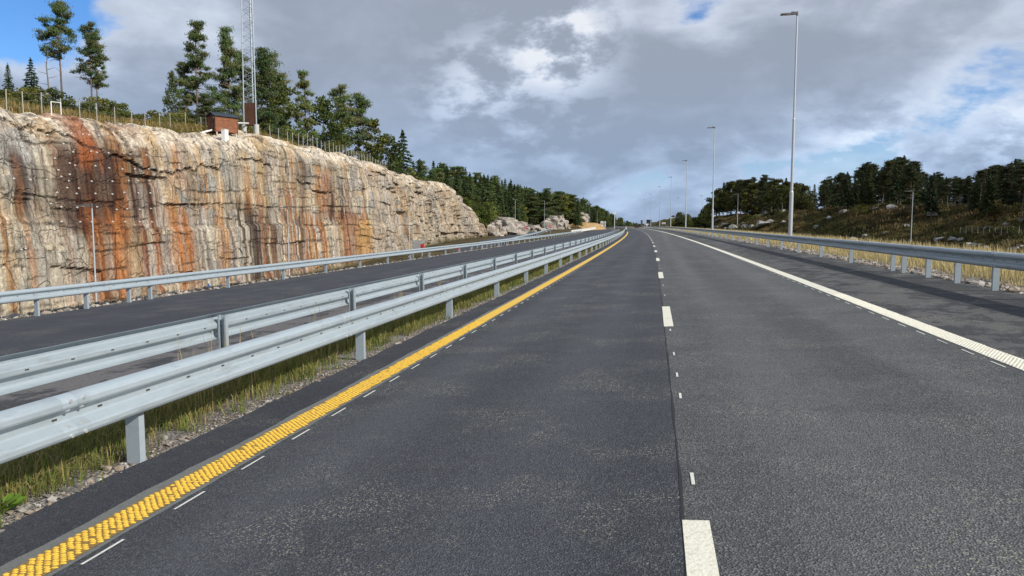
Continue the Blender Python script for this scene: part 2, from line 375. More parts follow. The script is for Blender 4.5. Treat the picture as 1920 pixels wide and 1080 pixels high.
# soil and low plants
M['ground'] = mat('ground_soil', (0.1, 0.09, 0.05), 0.95, spec=0.1); g = N(M['ground']); p = g.pos()
c = g.attr(); n = g.noise(p, 0.35, 7, 0.65); c = g.mix(g.mr(n, 0.35, 0.68), g.mix(1, c, (1.45, 1.3, 1.0), 'MULTIPLY'), g.mix(1, c, (0.55, 0.62, 0.5), 'MULTIPLY'))
n = g.noise(p, 3.0, 7, 0.7); c = g.mix(g.mr(n, 0.4, 0.7), c, g.mix(1, c, (0.45, 0.42, 0.38), 'MULTIPLY')); g.base(c); g.bump(n, 0.9, 0.25)
M['gravel_bed'] = mat('gravel_bed', (0.2, 0.17, 0.14), 0.95); g = N(M['gravel_bed']); p = g.pos()
c = g.mix(g.mr(g.noise(p, 1.2, 5, .6), .38, .6), (0.15, 0.115, 0.085), (0.235, 0.215, 0.19)); cc = g.voro(p, 38, 'F1', 'Color'); c = g.mix(g.mr(g.sep(cc)[0], .3, 1, 0, .75), c, (0.36, 0.33, 0.30)); c = g.mix(g.mr(g.sep(cc)[1], .5, 1, 0, .7), c, (0.06, 0.048, 0.038)); g.base(c); g.bump(g.voro(p, 38), 1.0, 0.03)
M['stone'] = mat('stone', (0.35, 0.33, 0.3), 0.9); g = N(M['stone']); p = g.pos(); g.base(g.mix(1, g.attr(), g.mix(g.noise(p, 40, 4), (0.7, 0.7, 0.7), (1.25, 1.25, 1.25)), 'MULTIPLY'))
def leafmat(name, transl=0.3, rough=0.6, var=0.35, tint=(1.25, 1.35, 0.6)):
    mt = mat(name, (0.06, 0.09, 0.03), rough, spec=0.2); g = N(mt)
    c = g.attr(); r = g.new('ShaderNodeObjectInfo').outputs['Random']
    c = g.mix(1.0, c, g.mix(r, (1-var, 1-var*0.9, 1-var), (1+var, 1+var*0.75, 1+var*0.3)), 'MULTIPLY')
    g.base(c)
    tr = g.new('ShaderNodeBsdfTranslucent'); g.set(tr.inputs[0], g.mix(1, c, tint, 'MULTIPLY'))
    ms = g.new('ShaderNodeMixShader'); ms.inputs[0].default_value = transl
    o = [n for n in g.t.nodes if n.type == 'OUTPUT_MATERIAL'][0]
    g.t.links.new(g.b.outputs[0], ms.inputs[1]); g.t.links.new(tr.outputs[0], ms.inputs[2]); g.t.links.new(ms.outputs[0], o.inputs[0])
    return mt
M['needles'] = leafmat('needles', 0.18); M['leaves'] = leafmat('leaves', 0.35); M['grass'] = leafmat('grass_blades', 0.35, 0.7, 0.0, (1.1, 1.1, .8))
M['bark'] = mat('bark', (0.15, 0.1, 0.07), 0.9); g = N(M['bark']); p = g.coord(); z = g.sep(p)[2]
c = g.mix(g.noise(g.mapping(p, (4, 4, 1)), 3, 5), (0.09, 0.07, 0.055), (0.19, 0.15, 0.12)); c = g.mix(g.mr(z, 3, 6, 0, 0.8), c, (0.19, 0.105, 0.065)); g.base(c)
M['bark_grey'] = mat('bark_grey', (0.16, 0.14, 0.12), 0.9); g = N(M['bark_grey']); p = g.coord(); g.base(g.mix(g.noise(g.mapping(p, (4, 4, 1)), 3, 5), (0.09, 0.08, 0.07), (0.24, 0.22, 0.2)))

# ------------------------------------------------------------------ the lie of the land
def C(Y):
    Y = np.asarray(Y, float); t = np.clip(Y, 0, 420)
    return -t*t/9000.0 - np.where(Y > 420, (Y-420)*(2*420/9000.0), 0.0)
def W(o, Y, z): return np.stack(np.broadcast_arrays(np.asarray(o, float) + C(Y), np.asarray(Y, float), np.asarray(z, float)), -1)
def heading(Y): return math.atan2(float(C(Y+.5) - C(Y-.5)), 1.0)
XW = -38.0
def ramp_z(Y): return np.interp(Y, [-60, 35, 130, 165, 230, 320, 2000], [-5.6, -5.6, -1.35, -0.9, -0.3, 0.5, 0.5])
EP = [(-200, 175), (0, 175), (55, 203), (100, 210), (150, 212), (225, 216), (300, 238), (380, 250), (440, 252), (490, 250), (560, 256), (650, 283), (700, 300), (750, 320), (800, 334), (835, 342), (858, 346), (872, 366), (890, 388), (905, 406), (918, 425), (924, 444)]
ee = np.array([at_x(x, y, XW) for x, y in EP[1:]]); EY = ee[:, 1]; EZ = ee[:, 2]
def edge_z(Y): return np.interp(Y, EY, EZ)
def ground_z(o, Y):
    o, Y = np.broadcast_arrays(np.asarray(o, float), np.asarray(Y, float))
    z = K*np.clip(o, -17.0, 8.6) - 0.06
    z = z - 0.05*ss(6.9, 7.6, o)
    # right side: verge, dip, hill
    of = 43 - 28*ss(115, 190, Y) + 3*np.sin(Y*0.06); val = -2.8 + 1.6*ss(120, 200, Y)
    hill = val + (7.6 - 1.9*ss(120, 190, Y))*ss(0, 24, o-of) + 0.012*np.clip(o-of-24, 0, 400)
    bump = (fbm(o*0.10, Y*0.10, 4, 5)-0.5)*3.4*ss(2, 14, o-of) + (fbm(o*0.4, Y*0.4, 3, 15)-0.5)*1.5*ss(0, 8, o-of)
    wr = ss(10.5, 15.5, o)
    z = z*(1-wr) + (hill+bump)*wr
    # left side: ramp in its cutting
    wl = ss(16.7, 22.5, -o); zr = ramp_z(Y)
    z = z*(1-wl) + (zr-0.08)*wl
    far = ss(500, 900, Y); z = z*(1-far) + far*(-0.5)
    return z
def hill_z(o, Y):
    o, Y = np.broadcast_arrays(np.asarray(o, float), np.asarray(Y, float))
    q = -(o + C(Y)) + XW - 0.0
    q = np.where(Y > 160, -38.0 - o - 0.0, q)
    q = np.clip(q, 0, 500)
    e = np.where(Y < EY[-1], edge_z(Y), ramp_z(Y)-0.4); e = np.where(Y > 150, np.maximum(e, ramp_z(Y)-0.4), e)
    top = np.interp(Y, [0, 60, 80, 110, 150, 200, 300, 420, 700, 1000], [13.0, 13.0, 14.0, 12.0, 8.5, 5.5, 6.5, 8.0, 4, 1])
    z = e - 0.25 + (np.maximum(top, e+0.4)-e)*ss(-8, 24, q)*1.0 - (np.maximum(top, e+0.4)-e)*ss(-8, 24, 0.0) + 0.05*np.clip(q-20, 0, 100)
    z = z + (fbm(o*0.15, Y*0.15, 4, 31)-0.5)*1.6*ss(1, 8, q) - 1.3*(1-ss(0.5, 5.5, q))
    return z
def grid(name, os_, Ys, zf, material, kind, colf, parent=None):
    O, Y = np.meshgrid(np.asarray(os_, float), np.asarray(Ys, float)); Z = zf(O, Y)
    V = W(O, Y, Z).reshape(-1, 3); n, k = O.shape
    i = np.arange(n*k).reshape(n, k); Fq = np.stack([i[:-1, :-1], i[:-1, 1:], i[1:, 1:], i[1:, :-1]], -1).reshape(-1, 4)
    me = mesh(name, V, Fq, [material], smooth=True, vcol=colf(O, Y, Z).reshape(-1, 3))
    return tag(link(name, me, parent), kind=kind)
def lerp3(a, b, t): return np.asarray(a)*(1-t[..., None]) + np.asarray(b)*t[..., None]
def gcol(O, Y, Z):
    c = lerp3((0.10, 0.085, 0.055), (0.30, 0.21, 0.085), ss(7, 8.5, O)*(1-ss(12.5, 16, O)))      # dry verge
    hill = ss(17, 24, O)
    f = fbm(O*0.16, Y*0.16, 4, 77)
    hc = lerp3((0.08, 0.075, 0.032), (0.16, 0.115, 0.06), ss(0.48, 0.62, f)); hc = lerp3(hc, (0.022, 0.027, 0.012), ss(0.52, 0.66, fbm(O*0.2, Y*0.2, 4, 99)))  # heath ground toned dark to stand for cloud shade
    return lerp3(c, hc, hill)
oo = np.concatenate([[-400, -250, -150, -90, -60, -48], np.linspace(-42, -24, 10), np.linspace(-22.5, -15, 16), [-10, -5.6, -4.9, -4.4, -3.9, -3.6, 0, 4, 6.6, 6.9, 7.2, 7.6, 8.2, 9, 10], np.linspace(11, 110, 100), [130, 170, 250, 500, 1500, 4000]])
yy = np.concatenate([[-3000, -600, -200, -80, -40], np.linspace(-20, 300, 215), np.linspace(305, 520, 44), [560, 620, 700, 800, 1000, 1500, 2500, 6000]])
grid('ground', oo, yy, ground_z, M['ground'], 'structure', gcol)
def hcol(O, Y, Z):
    f = fbm(O*0.25, Y*0.25, 4, 7); c = lerp3((0.24, 0.17, 0.07), (0.13, 0.115, 0.045), ss(0.4, 0.6, f)); return lerp3(c, (0.045, 0.05, 0.02), ss(46, 56, -O)+0*Y)
ho = -np.concatenate([np.linspace(39.0, 64, 40), [67, 71, 76, 83, 92, 105, 130, 180, 260, 420]])[::-1]
hy = np.concatenate([[-300, -100, -20, 10], np.linspace(18, 260, 190), np.linspace(265, 600, 60), [650, 720, 820, 1000, 1400, 2500]])
# the hillside's first columns follow the rock edge
def hill_grid():
    O, Y = np.meshgrid(ho, hy); Z = hill_z(O, Y); return O, Y, Z
grid('hillside', ho, hy, hill_z, M['ground'], 'structure', hcol)

def strip(name, o0, o1, Ys, dz, material, parent=None, kind='structure', zf=None):
    Ys = np.asarray(Ys, float); o0 = np.broadcast_to(o0, Ys.shape); o1 = np.broadcast_to(o1, Ys.shape)
    z = zf or (lambda o, Y: K*o)
    V = np.stack([W(o0, Ys, z(o0, Ys)+dz), W(o1, Ys, z(o1, Ys)+dz)], 1).reshape(-1, 3)
    i = np.arange(len(Ys)-1)*2; me = mesh(name, V, np.stack([i, i+1, i+3, i+2], -1), [material])
    o = link(name, me, parent)
    if kind: tag(o, kind=kind)
    return o
YR = np.concatenate([np.linspace(-30, 60, 46), np.linspace(64, 420, 90), [450, 500, 600, 750]])
def ragged(Ys, base, amp, seed): return base + amp*(fbm(np.asarray(Ys)*2.2, np.zeros(len(Ys)), 5, seed)-0.5)*2
road = strip('road', -3.2, 0.174, YR, 0.0, M['asphalt'])
strip('road_outer_lane', 0.174, 3.84, YR, 0.0, M['asphalt_outer'])
YF = np.concatenate([np.arange(-6, 30, 0.12), np.arange(30, 190, 1.5)])
strip('road_median_edge', ragged(YF, -3.77, 0.05, 3), -3.2, YF, 0.0, M['asphalt_median'])
strip('road_shoulder', 3.84, 6.62, YR, 0.0, M['shoulder'])
strip('opposite_road', -16.05, -7.6, YR, 0.0, M['asphalt_left'])
strip('opposite_road_shoulder', -7.6, -5.55, YR, 0.0, M['shoulder_left'])
YM = np.concatenate([np.arange(-6, 30, 0.25), np.arange(30, 192, 2.0)])
strip('median_gravel', -5.5, -3.7, YM, -0.02, M['gravel_bed'])
strip('verge_gravel', 6.62, 8.3, np.concatenate([np.arange(2, 60, 0.5), np.arange(60, 330, 5)]), -0.012, M['gravel_bed'])
strip('opposite_verge_gravel', -17.0, -16.05, np.concatenate([np.arange(0, 80, 0.5), np.arange(80, 240, 5)]), -0.01, M['gravel_bed'])
def ramp_o(Y): return np.interp(Y, [-60, 40, 80, 130, 165, 210, 300, 400], [-26, -26, -25.5, -26, -26.6, -29, -33, -36])
YA = np.concatenate([np.arange(-30, 340, 4.0)])
strip('ramp_road', ramp_o(YA)-3.0, ramp_o(YA)+2.6, YA, 0.03, M['asphalt_left'], zf=lambda o, Y: ramp_z(Y))

# ------------------------------------------------------------------ painted markings (parts of the road)
YL = np.concatenate([np.arange(-4, 30, 0.05), np.arange(30, 186, 1.0)])
strip('milled_strip', -3.25 - .06*fbm(YL*.55, 0*YL, 2, 20) + .05*(fbm(YL*2.2, 0*YL, 4, 21)-.5), ragged(YL, -2.925, 0.012, 23), YL, 0.003, M['ground_off'], road, None)
strip('yellow_line_base', ragged(YL, -3.20, 0.008, 25), ragged(YL, -2.965, 0.008, 27), YL, 0.006, M['yellow_base'], road, None)
def bars(name, o0, o1, Y0, Y1, step, nb, hgt, material, squash, skew=-.9):
    """rows of raised paint drops, one bar across the line every few centimetres"""
    rows = np.arange(Y0, Y1, step); V = []; Fs = []; k = 0
    prof = np.array([(math.cos(a), math.sin(a)) for a in np.linspace(0, 2*math.pi, 7)[:-1]])
    for Y in rows:
        y = Y + RNG.normal(0, 0.002)
        wear = vnoise(np.array([Y*1.7]), np.array([3.1]), 9)[0]
        for j in range(nb):
            if RNG.random() < 0.02 + .10*max(0, wear-.6): continue
            pw = (o1-o0)/nb; o = o0 + ((j+.5)*pw + skew*Y) % (o1-o0) + RNG.normal(0, 0.0015)
            if o < o0+.3*pw*.6 or o > o1-.3*pw*.6: continue
            a = pw*.485*RNG.uniform(.88, 1.08); b = step*squash*RNG.uniform(0.85, 1.15)
            yj = y + RNG.normal(0, 0.0015)
            base = np.stack([o + a*prof[:, 0], yj + b*prof[:, 1]], -1); top = np.stack([o + 0.55*a*prof[:, 0], yj + 0.55*b*prof[:, 1]], -1)
            V.append(W(base[:, 0], base[:, 1], K*base[:, 0]+0.005)); V.append(W(top[:, 0], top[:, 1], K*top[:, 0]+0.007+hgt*RNG.uniform(.7, 1.2)))
            for i in range(6): Fs.append((k+i, k+(i+1) % 6, k+6+(i+1) % 6, k+6+i))
            Fs.append((k+6, k+7, k+8, k+9)); Fs.append((k+6, k+9, k+10, k+11)); k += 12
    o = link(name, mesh(name, np.concatenate(V), np.array(Fs), [material]), road); tag(o, kind='stuff')
bars('yellow_line_drops', -3.20, -2.965, 2.0, 13.0, 0.024, 5, 0.003, M['yellow'], 0.56)
YL2 = np.arange(13.0, 186, 0.5); strip('yellow_line', -3.20, -2.965, YL2, 0.010, M['yellow'], road, None)
YW = np.concatenate([np.arange(-3, 20, 0.15), np.arange(20, 400, 2.0)])
strip('white_edge_line', ragged(YW, 3.545, 0.004, 41), ragged(YW, 3.80, 0.012, 43), YW, 0.005, M['white'], road, None)
bars('white_line_drops', 3.55, 3.795, 6.5, 16.0, 0.035, 6, 0.004, M['white'], 0.5, -.6)
def dash(name, o, Y, wd, ln, material, dz=0.005):
    ys = np.linspace(Y, Y+ln, 7); o_ = strip(name, ragged(ys, o-wd/2, 0.003, int(Y*10) % 97), ragged(ys, o+wd/2, 0.003, int(Y*7) % 89), ys, dz, material, road, None); return o_
for k in range(-1, 32): dash('lane_dash', 0.237, 1.1 + 10.6*k, 0.145, 2.87, M['white'])
YJ = np.arange(-6, 120, .1); strip('asphalt_joint', ragged(YJ, 0.165, .012, 61), ragged(YJ, 0.182, .014, 67), YJ, 0.0025, M['joint'], road, None)
for Y in (4.53, 6.82, 7.8, 9.1, 11.2, 16.8, 19.6, 27.2, 29.0): dash('guide_mark', 0.252, Y, 0.02, 0.22, M['white_thin'])
for k in range(40): dash('guide_mark', -2.868, 2.42+0.752*k, 0.018, 0.31, M['white_thin'])
for k in range(40): dash('guide_mark', 3.465, 5.1+0.752*k, 0.018, 0.33, M['white_thin'])

# ------------------------------------------------------------------ steel guardrails
PL = 4.4
WP = [(0.002, 0.310), (0.030, 0.306), (0.055, 0.297), (0.073, 0.284), (0.082, 0.266), (0.083, 0.236), (0.077, 0.222), (0.030, 0.192), (0.016, 0.184), (0.011, 0.172), (0.011, 0.138),
      (0.016, 0.126), (0.030, 0.118), (0.077, 0.088), (0.083, 0.074), (0.082, 0.044), (0.073, 0.026), (0.055, 0.013), (0.030, 0.004), (0.002, 0.0)]
def beam_mesh(name, ln):
    b = MB(); t = 0.004; V = []
    out_ = WP; inn = [(x-t-0.002, z) for x, z in WP]
    prof = out_ + inn[::-1]
    b.prism(prof, -0.12, ln+0.12)
    n = len(prof); h = n//2
    for yb in (0, n):                          # close the two ends
        b.F[4] += [[yb+i, yb+i+1, yb+n-2-i, yb+n-1-i] for i in range(h-1)]; b.M[4] += [0]*(h-1)
    for y in np.arange(0.28, ln, 0.5):         # slots in the groove
        b.box((0.009, y, 0.156), (0.009, 0.042, 0.013), mi=1)
    return b.mesh(name, M['galv'], M['slot'])
def bolts_mesh(name, ln):
    b = MB()
    for y in (-0.06, 0.06):
        for z, x in ((0.272, .079), (0.215, .057), (0.095, .060), (0.040, .079)):
            b.tube([(x-0.006, y, z), (x+0.012, y, z)], [0.017, 0.012], 8)
    b.tube([(0.006, ln*0.36, 0.156), (0.022, ln*0.36, 0.156)], [0.016, 0.01], 6)
    return b.mesh(name, M['bolt'])
def post_mesh(name, ht, w_=0.115, d=0.062):
    """C section, open towards +y, with folded lips"""
    b = MB(); t = 0.006; l = 0.02
    pr = [(-w_/2, d), (-w_/2, 0), (w_/2, 0), (w_/2, d), (w_/2-l, d), (w_/2-l, d-t), (w_/2-t, d-t), (w_/2-t, t), (-w_/2+t, t), (-w_/2+t, d-t), (-w_/2+l, d-t), (-w_/2+l, d)]
    n = len(pr); V = [(x, y, z) for z in (-0.35, ht) for x, y in pr]
    F_ = [(i, (i+1) % n, n+(i+1) % n, n+i) for i in range(n)]
    for q in ((1, 2, 7, 8), (0, 1, 8, 9), (2, 3, 6, 7), (3, 4, 5, 6), (9, 10, 11, 0)): F_.append(tuple(n+i for i in q))
    b.put(V, F_)
    b.box((0.0, 0.03, ht-0.1), (w_*0.55, 0.004, 0.02))
    return b.mesh(name, M['galv'])
BEAM = beam_mesh('beam', PL); BOLTS = bolts_mesh('bolts', PL); POST = post_mesh('post', 0.64); POSTN = post_mesh('post_tall', 0.77, 0.10, 0.058)
def guardrail(label, o, Y0, n, side, posts, open_dir=1, zf=None, of=None, pm=None, bolts_to=60, post_back=0.0, rail_h=0.43):
    """side=+1: traffic face towards +x"""
    of = of or (lambda Y: o); zf = zf or (lambda oo_, Y: K*oo_)
    def pt(Y, dz=0.0, do=0.0):
        oo_ = float(of(Y)) + do; return W(oo_, Y, float(zf(oo_, Y))+dz)
    root = empty('guardrail', pt(Y0)); tag(root, label, 'guardrail', 'steel guardrails along the motorway')
    base = np.array(root.location)
    for i in range(n):
        a, b = pt(Y0+i*PL, rail_h, side*0.06), pt(Y0+(i+1)*PL, rail_h, side*0.06); d = b-a
        rz = math.atan2(-d[0], d[1]); rx = math.atan2(d[2], math.hypot(d[0], d[1]))
        sc_ = np.linalg.norm(d)/PL
        if side > 0: loc, rot = a, (rx, 0, rz)
        else: loc, rot = b, (-rx, 0, rz+math.pi)
        bo = link('beam', BEAM, root, loc-base, rot); bo.scale = (1, sc_, 1)
        if Y0+i*PL < bolts_to and Y0+i*PL > -3:
            q = link('bolts', BOLTS, bo); tag(q, kind='stuff')
    for Y in posts:
        q = link('post', pm or POST, root, pt(Y)-base, (0, 0, -heading(Y) + (0 if open_dir > 0 else math.pi)))
    return root
near_posts = [4.83+4.4*k for k in range(-3, 41)]
guardrail('bright steel guardrail facing the lane beside the yellow line', -3.86, -9.05, 45, 1, near_posts, 1, rail_h=0.375)
guardrail('steel guardrail seen from behind on the far side of the grassy median', -5.08, -9.6, 45, -1, [8.02+3.88*k for k in range(-4, 46)], -1, pm=POSTN, rail_h=0.49)
lp = [at_x(x, y, -15.86)[1] for x, y in ((70, 591), (163, 577), (243, 563), (283, 556), (430, 537), (535, 520), (615, 507), (680, 498))]
lp = [lp[0]-1.8*k for k in range(6, 0, -1)] + lp; 
while lp[-1] < 205: lp.append(lp[-1]+4.4)
guardrail('steel guardrail on gravel in front of the stained rock wall', -15.86, -3.0, 48, 1, lp, 1, bolts_to=40)
rp = [15.77-1.77*k for k in range(8, -1, -1)] + [17.6, 19.33, 21.1, 22.0] + [26.4+4.45*k for k in range(70)]
guardrail('steel guardrail beside the dry yellow grass verge, its road face in shade', 6.5, -2.0, 76, -1, rp, 1, bolts_to=45, rail_h=0.45)
guardrail('thin far guardrail curving between the ramp and the opposite road', -22, 84, 38, 1, [84+4.4*k for k in range(38)], 1, of=lambda Y: ramp_o(Y)+3.0 if Y > 120 else float(np.interp(Y, [80, 120], [-20.0, ramp_o(120)+3.0])), zf=lambda o_, Y: max(float(ramp_z(Y)), -1.5 + 0*Y) if Y > 120 else float(np.interp(Y, [80, 120], [-1.25, -1.5])), bolts_to=-1)

# ------------------------------------------------------------------ lamp posts
def lamp_meshes(ht, arm):
    b = MB(); r0 = 0.095*ht/13.5+0.02
    zs = [0.0, ht*0.235, ht*0.24, ht*0.55, ht*0.555, ht]; rs = [r0, r0, r0*0.72, r0*0.66, r0*0.52, r0*0.42]
    b.tube([(0, 0, z) for z in zs], rs, 12)
    pole = b.mesh('pole', M['galv_dark'], smooth=False)
    b = MB(); b.box((0, 0, 0.0), (0.42, 0.42, 0.05)); 
    for sx in (-1, 1):
        for sy in (-1, 1): b.tube([(sx*.15, sy*.15, 0.0), (sx*.15, sy*.15, .08)], 0.02, 6)
    plate = b.mesh('base_plate', M['galv_dark'])
    b = MB(); L_ = 0.95*arm
    b.put([(-0.05, -.06, .05), (-0.05, .06, .05), (-L_, -.17, .0), (-L_, .17, .0), (-0.05, -.06, -.06), (-0.05, .06, -.06), (-L_, -.17, -.05), (-L_, .17, -.05)],
          [(0, 1, 3, 2), (4, 6, 7, 5), (0, 2, 6, 4), (1, 5, 7, 3), (2, 3, 7, 6), (0, 4, 5, 1)])
    b.tube([(0, 0, -.15), (0, 0, .1)], .055, 8); b.box((-.22, 0, .07), (.22, .12, .05))
    head = b.mesh('lamp_head', M['lamp_head'])
    b = MB(); b.box((-L_*.66, 0, -.0585), (L_*.5, .24, .012), ry=0.0); lens = b.mesh('lens', M['glass'])
    return pole, plate, head, lens
LAMP = {}
def lamp(base, ht, label, group, left=True, rz=0.0, arm=1.0):
    key = (round(ht, 1), arm)
    if key not in LAMP: LAMP[key] = lamp_meshes(ht, arm)
    pole, plate, head, lens = LAMP[key]
    e_ = empty('street_lamp', base, rz + (0 if left else math.pi)); tag(e_, label, 'street lamp', group)
    link('pole', pole, e_); link('base_plate', plate, e_)
    h = link('lamp_head', head, e_, (0, 0, ht), (0, 0.0, 0)); link('lens', lens, h)
ordn = ['tall galvanised lamp mast standing in the dry grass, largest of its row', 'second tall lamp mast of the row behind the grass-side guardrail', 'third lamp mast along the grass-side guardrail', 'fourth lamp mast along the grass-side guardrail', 'fifth lamp mast along the grass-side guardrail', 'sixth lamp mast along the grass-side guardrail', 'seventh lamp mast along the grass-side guardrail']
for (x, t), lb in zip([(1495, 25), (1340, 239), (1288, 301), (1259, 332), (1238, 350), (1221, 364), (1209, 373)], ordn):
    d = ray(x, t); T = d*(12.0/d[2]) + np.array([0, 0, H]); ov = T[0]-float(C(T[1])); zb = float(ground_z(7.9, T[1]))+0.08
    lamp((T[0], T[1], zb), T[2]-zb, lb, 'lamp masts along the road', True, -heading(T[1]), 0.95)
for (x, t, X, lb) in [(1712, 358, 35.0, 'lamp post rising in front of the boulder-strewn heath'), (1384, 364, 19.5, 'lamp post in front of the rocky knoll with the picket fence'),
                      (1317, 367, 16.0, 'slim lamp post at the edge of the bright deciduous trees'), (1273, 370, 9.5, 'faint far lamp post behind the white car')]:
    P = at_x(x, t, X); zb = float(ground_z(X-C(P[1]), P[1])); lamp((P[0], P[1], zb), P[2]-zb, lb, 'lower lamp posts beyond the verge', True, 0, 1.2)
for (x, t, X, lb) in [(172, 385, -29.0, 'slim lamp post before the orange-streaked rock'), (539, 389, -31.5, 'slim lamp post before the brown-streaked rock'), (767, 386, -33.5, 'slim lamp post before the grey rock, beside the striped board'),
                      (966, 374, -34.5, 'lamp post by the second rock outcrop'), (1021, 376, -38.0, 'lamp post before the sunlit forest edge'), (1061, 380, -40.0, 'lamp post before the far pale outcrop'), (1077, 384, -42, 'farther lamp post above the sandy mound'), (1106, 392, -34, 'small far lamp post beside the sandy mound'), (1120, 396, -30, 'smallest lamp post near the white boards')]:
    P = at_x(x, t, X); zb = float(ground_z(X-C(P[1]), P[1])); lamp((P[0], P[1], zb), P[2]-zb, lb, 'ramp lamp posts', True, 0.3, 0.8)

# ------------------------------------------------------------------ rock cutting
def rock_wall():
    Ys = np.concatenate([np.arange(22, 34, 0.5), np.arange(34, 90, 0.11), np.arange(90, 178, 0.17)])
    nv = 104; nl = 26
    v = np.concatenate([np.linspace(0, 1, nv), 1 + np.arange(1, nl+1)/nl])       # 0..1 face, 1..2 lip
    YY, VV = np.meshgrid(Ys, v, indexing='ij')
    zb = np.where(YY < 150, np.minimum(ramp_z(YY)-0.8, -4.6 + 0.0*YY), ramp_z(YY)-1.2); zb = ramp_z(YY)-1.0
    zt = edge_z(YY) - .25 + (fbm(YY*0.35, 0*YY, 4, 3)-0.5)*0.9 + (voro(YY*0.55, 0*YY, 8)[0]-0.5)*0.5
    zt = np.maximum(zt, zb+0.3)
    face = np.clip(VV, 0, 1); lip = np.clip(VV-1, 0, 1)
    Z = zb + (zt-zb)*face
    # batter, bench and rounded far end; positive = into the hill
    back = 1.3*face**1.4
    back += -0.25*(1-ss(1.45, 1.85, Z + 0.7*(fbm(YY*0.2, 0*YY, 3, 61)-0.5)*2))
    back += np.where(face > 0.86, 1.1*((face-0.86)/0.14)**2, 0)
    back += np.clip(YY-155, 0, 60)**2*0.006
    back += (fbm(YY*0.05, Z*0.03, 2, 5)-0.5)*1.6
    b1, e1, _ = brick(YY, Z, 4.6, 3.4, 40)
    b2, e2, c2 = brick(YY, Z, 1.9, 1.5, 60, .3)
    b3, e3, c3 = voro(YY*1.7 + 0.3*fbm(YY*2, Z*2, 2, 6), Z*0.9, 80)
    back += (b1-0.5)*0.34 + (b2-0.5)*0.17 + (b3-0.5)*0.04
    right = ss(88, 118, YY)                                     # the far half is more broken
    back += right*((fbm(YY*0.45+Z*0.3, Z*0.22, 4, 12)-0.5)*1.1 + (b1-.5)*.6 + (b2-.5)*0.5 + (b3-.5)*.2)
    drill = np.abs(np.sin(math.pi*YY/0.95 + 0.5*fbm(YY*.3, Z*.2, 2, 4)))
    back += 0.02*drill*(1-right)*ss(.35, .6, fbm(YY*0.14, Z*0.16, 3, 14))
    back += (fbm(YY*1.9, Z*0.22, 4, 18)-0.5)*0.06  # vertical ribs
    crk = np.maximum((1-ss(0.0, 0.09, e2))*ss(.46, .58, fbm(YY*.35, Z*.45, 3, 24)), (1-ss(0, 0.10, e1))*ss(.40, .52, fbm(YY*.3, Z*.3, 3, 25)))
    hz_ = np.abs(Z - (7.0 + 1.0*np.sin(YY*0.21) - 0.02*(YY-45) + (fbm(YY*0.9, 0*YY, 3, 71)-.5)*1.2)); hcr = (1-ss(0.04, 0.14, hz_))*ss(.4, .55, fbm(YY*.25, 0*YY, 2, 72))
    back += 0.07*crk + 0.28*hcr
    back *= ss(-0.1, 0.15, face)
    X = XW + 1.0 - back - lip*5.5
    Z2 = Z + lip*0.45 + (fbm(YY*0.6, lip*4, 4, 33)-0.5)*1.0*ss(0, .2, lip) + (b3-.5)*.25*ss(0, .1, lip) - 1.6*ss(0.72, 1.0, lip)
    V = np.stack([X, YY, Z2], -1)
    # --- stains: fixed to the rock, measured along the wall and up it
    px = np.interp(YY[:, :1], EY, [q[0] for q in EP[1:]]) + 0*YY
    px = 1230 - (1230-px)                                        # along-wall coordinate
    s = YY
    grey = lerp3((0.35, 0.335, 0.30), (0.23, 0.225, 0.21), ss(.4, .62, fbm(s*.5, Z*.35, 4, 90)))
    cream = np.array((0.48, 0.415, 0.31)); tan = np.array((0.36, 0.27, 0.175)); pink = np.array((0.40, 0.355, 0.32))
    colr = lerp3(grey, cream, ss(.55, .62, c2)*0.8)
    colr = lerp3(colr, tan, ss(.74, .80, b2)*0.75)
    colr = lerp3(colr, pink, ss(.6, .7, b1)*0.6)
    warm = ss(.46, .64, fbm(s*.12, Z*.10, 4, 91)); colr = lerp3(colr, cream*0.97, warm*0.4)
    strk = lambda fr, sd: fbm(s*fr + 0.14*fbm(s*.3, Z*.22, 2, sd+5), Z*0.07, 4, sd)
    rust = np.array((0.32, 0.125, 0.038)); rustd = np.array((0.17, 0.055, 0.02)); brown = np.array((0.036, 0.0145, 0.0095)); dark = np.array((0.034, 0.028, 0.026)); ochre = np.array((0.42, 0.26, 0.095)); pale = np.array((0.60, 0.56, 0.48))
    def zat(x, y): return at_x(x, y, XW)[2]
    def patch(x0, x1, ytop, ybot, soft=14):
        xm = (x0+x1)/2; zt_, zb_ = zat(xm, ytop), zat(xm, ybot)
        wob = (fbm(s*0.9, Z*0.25, 3, int(x0) % 50)-.5)*26
        wz = (fbm(s*2.2, Z*0.2, 3, int(x1) % 50)-.5)*3.0
        return ss(x0-soft, x0+soft, px+wob)*(1-ss(x1-soft, x1+soft, px+wob))*ss(zb_-.8, zb_+.5, Z+wz)*(1-ss(zt_-.5, zt_+.8, Z+wz))
    # weak streaks everywhere
    colr = lerp3(colr, pale, ss(.56, .66, strk(1.3, 210))*0.45)
    colr = lerp3(colr, ochre, ss(.57, .66, strk(1.0, 200))*0.5)
    colr = lerp3(colr, dark*2.6, ss(.55, .66, strk(1.5, 220))*0.42)
    colr = lerp3(colr, rust*1.1, ss(.60, .68, strk(1.3, 230))*0.45*(1-right*.6))
    dl = (np.abs(np.sin(math.pi*YY/0.95)) < 0.10)*ss(.45, .6, fbm(s*.2, Z*.3, 3, 300)); colr = lerp3(colr, pale*1.1, dl*.45*(1-right))
    S1, S2, S3 = ss(.42, .54, strk(1.7, 240)), ss(.46, .56, strk(2.4, 250)), ss(.5, .58, strk(1.8, 260))
    def lay(pt, c, a, sm): 
        nonlocal colr
        colr = lerp3(colr, c, np.clip(pt*a*sm, 0, 1))
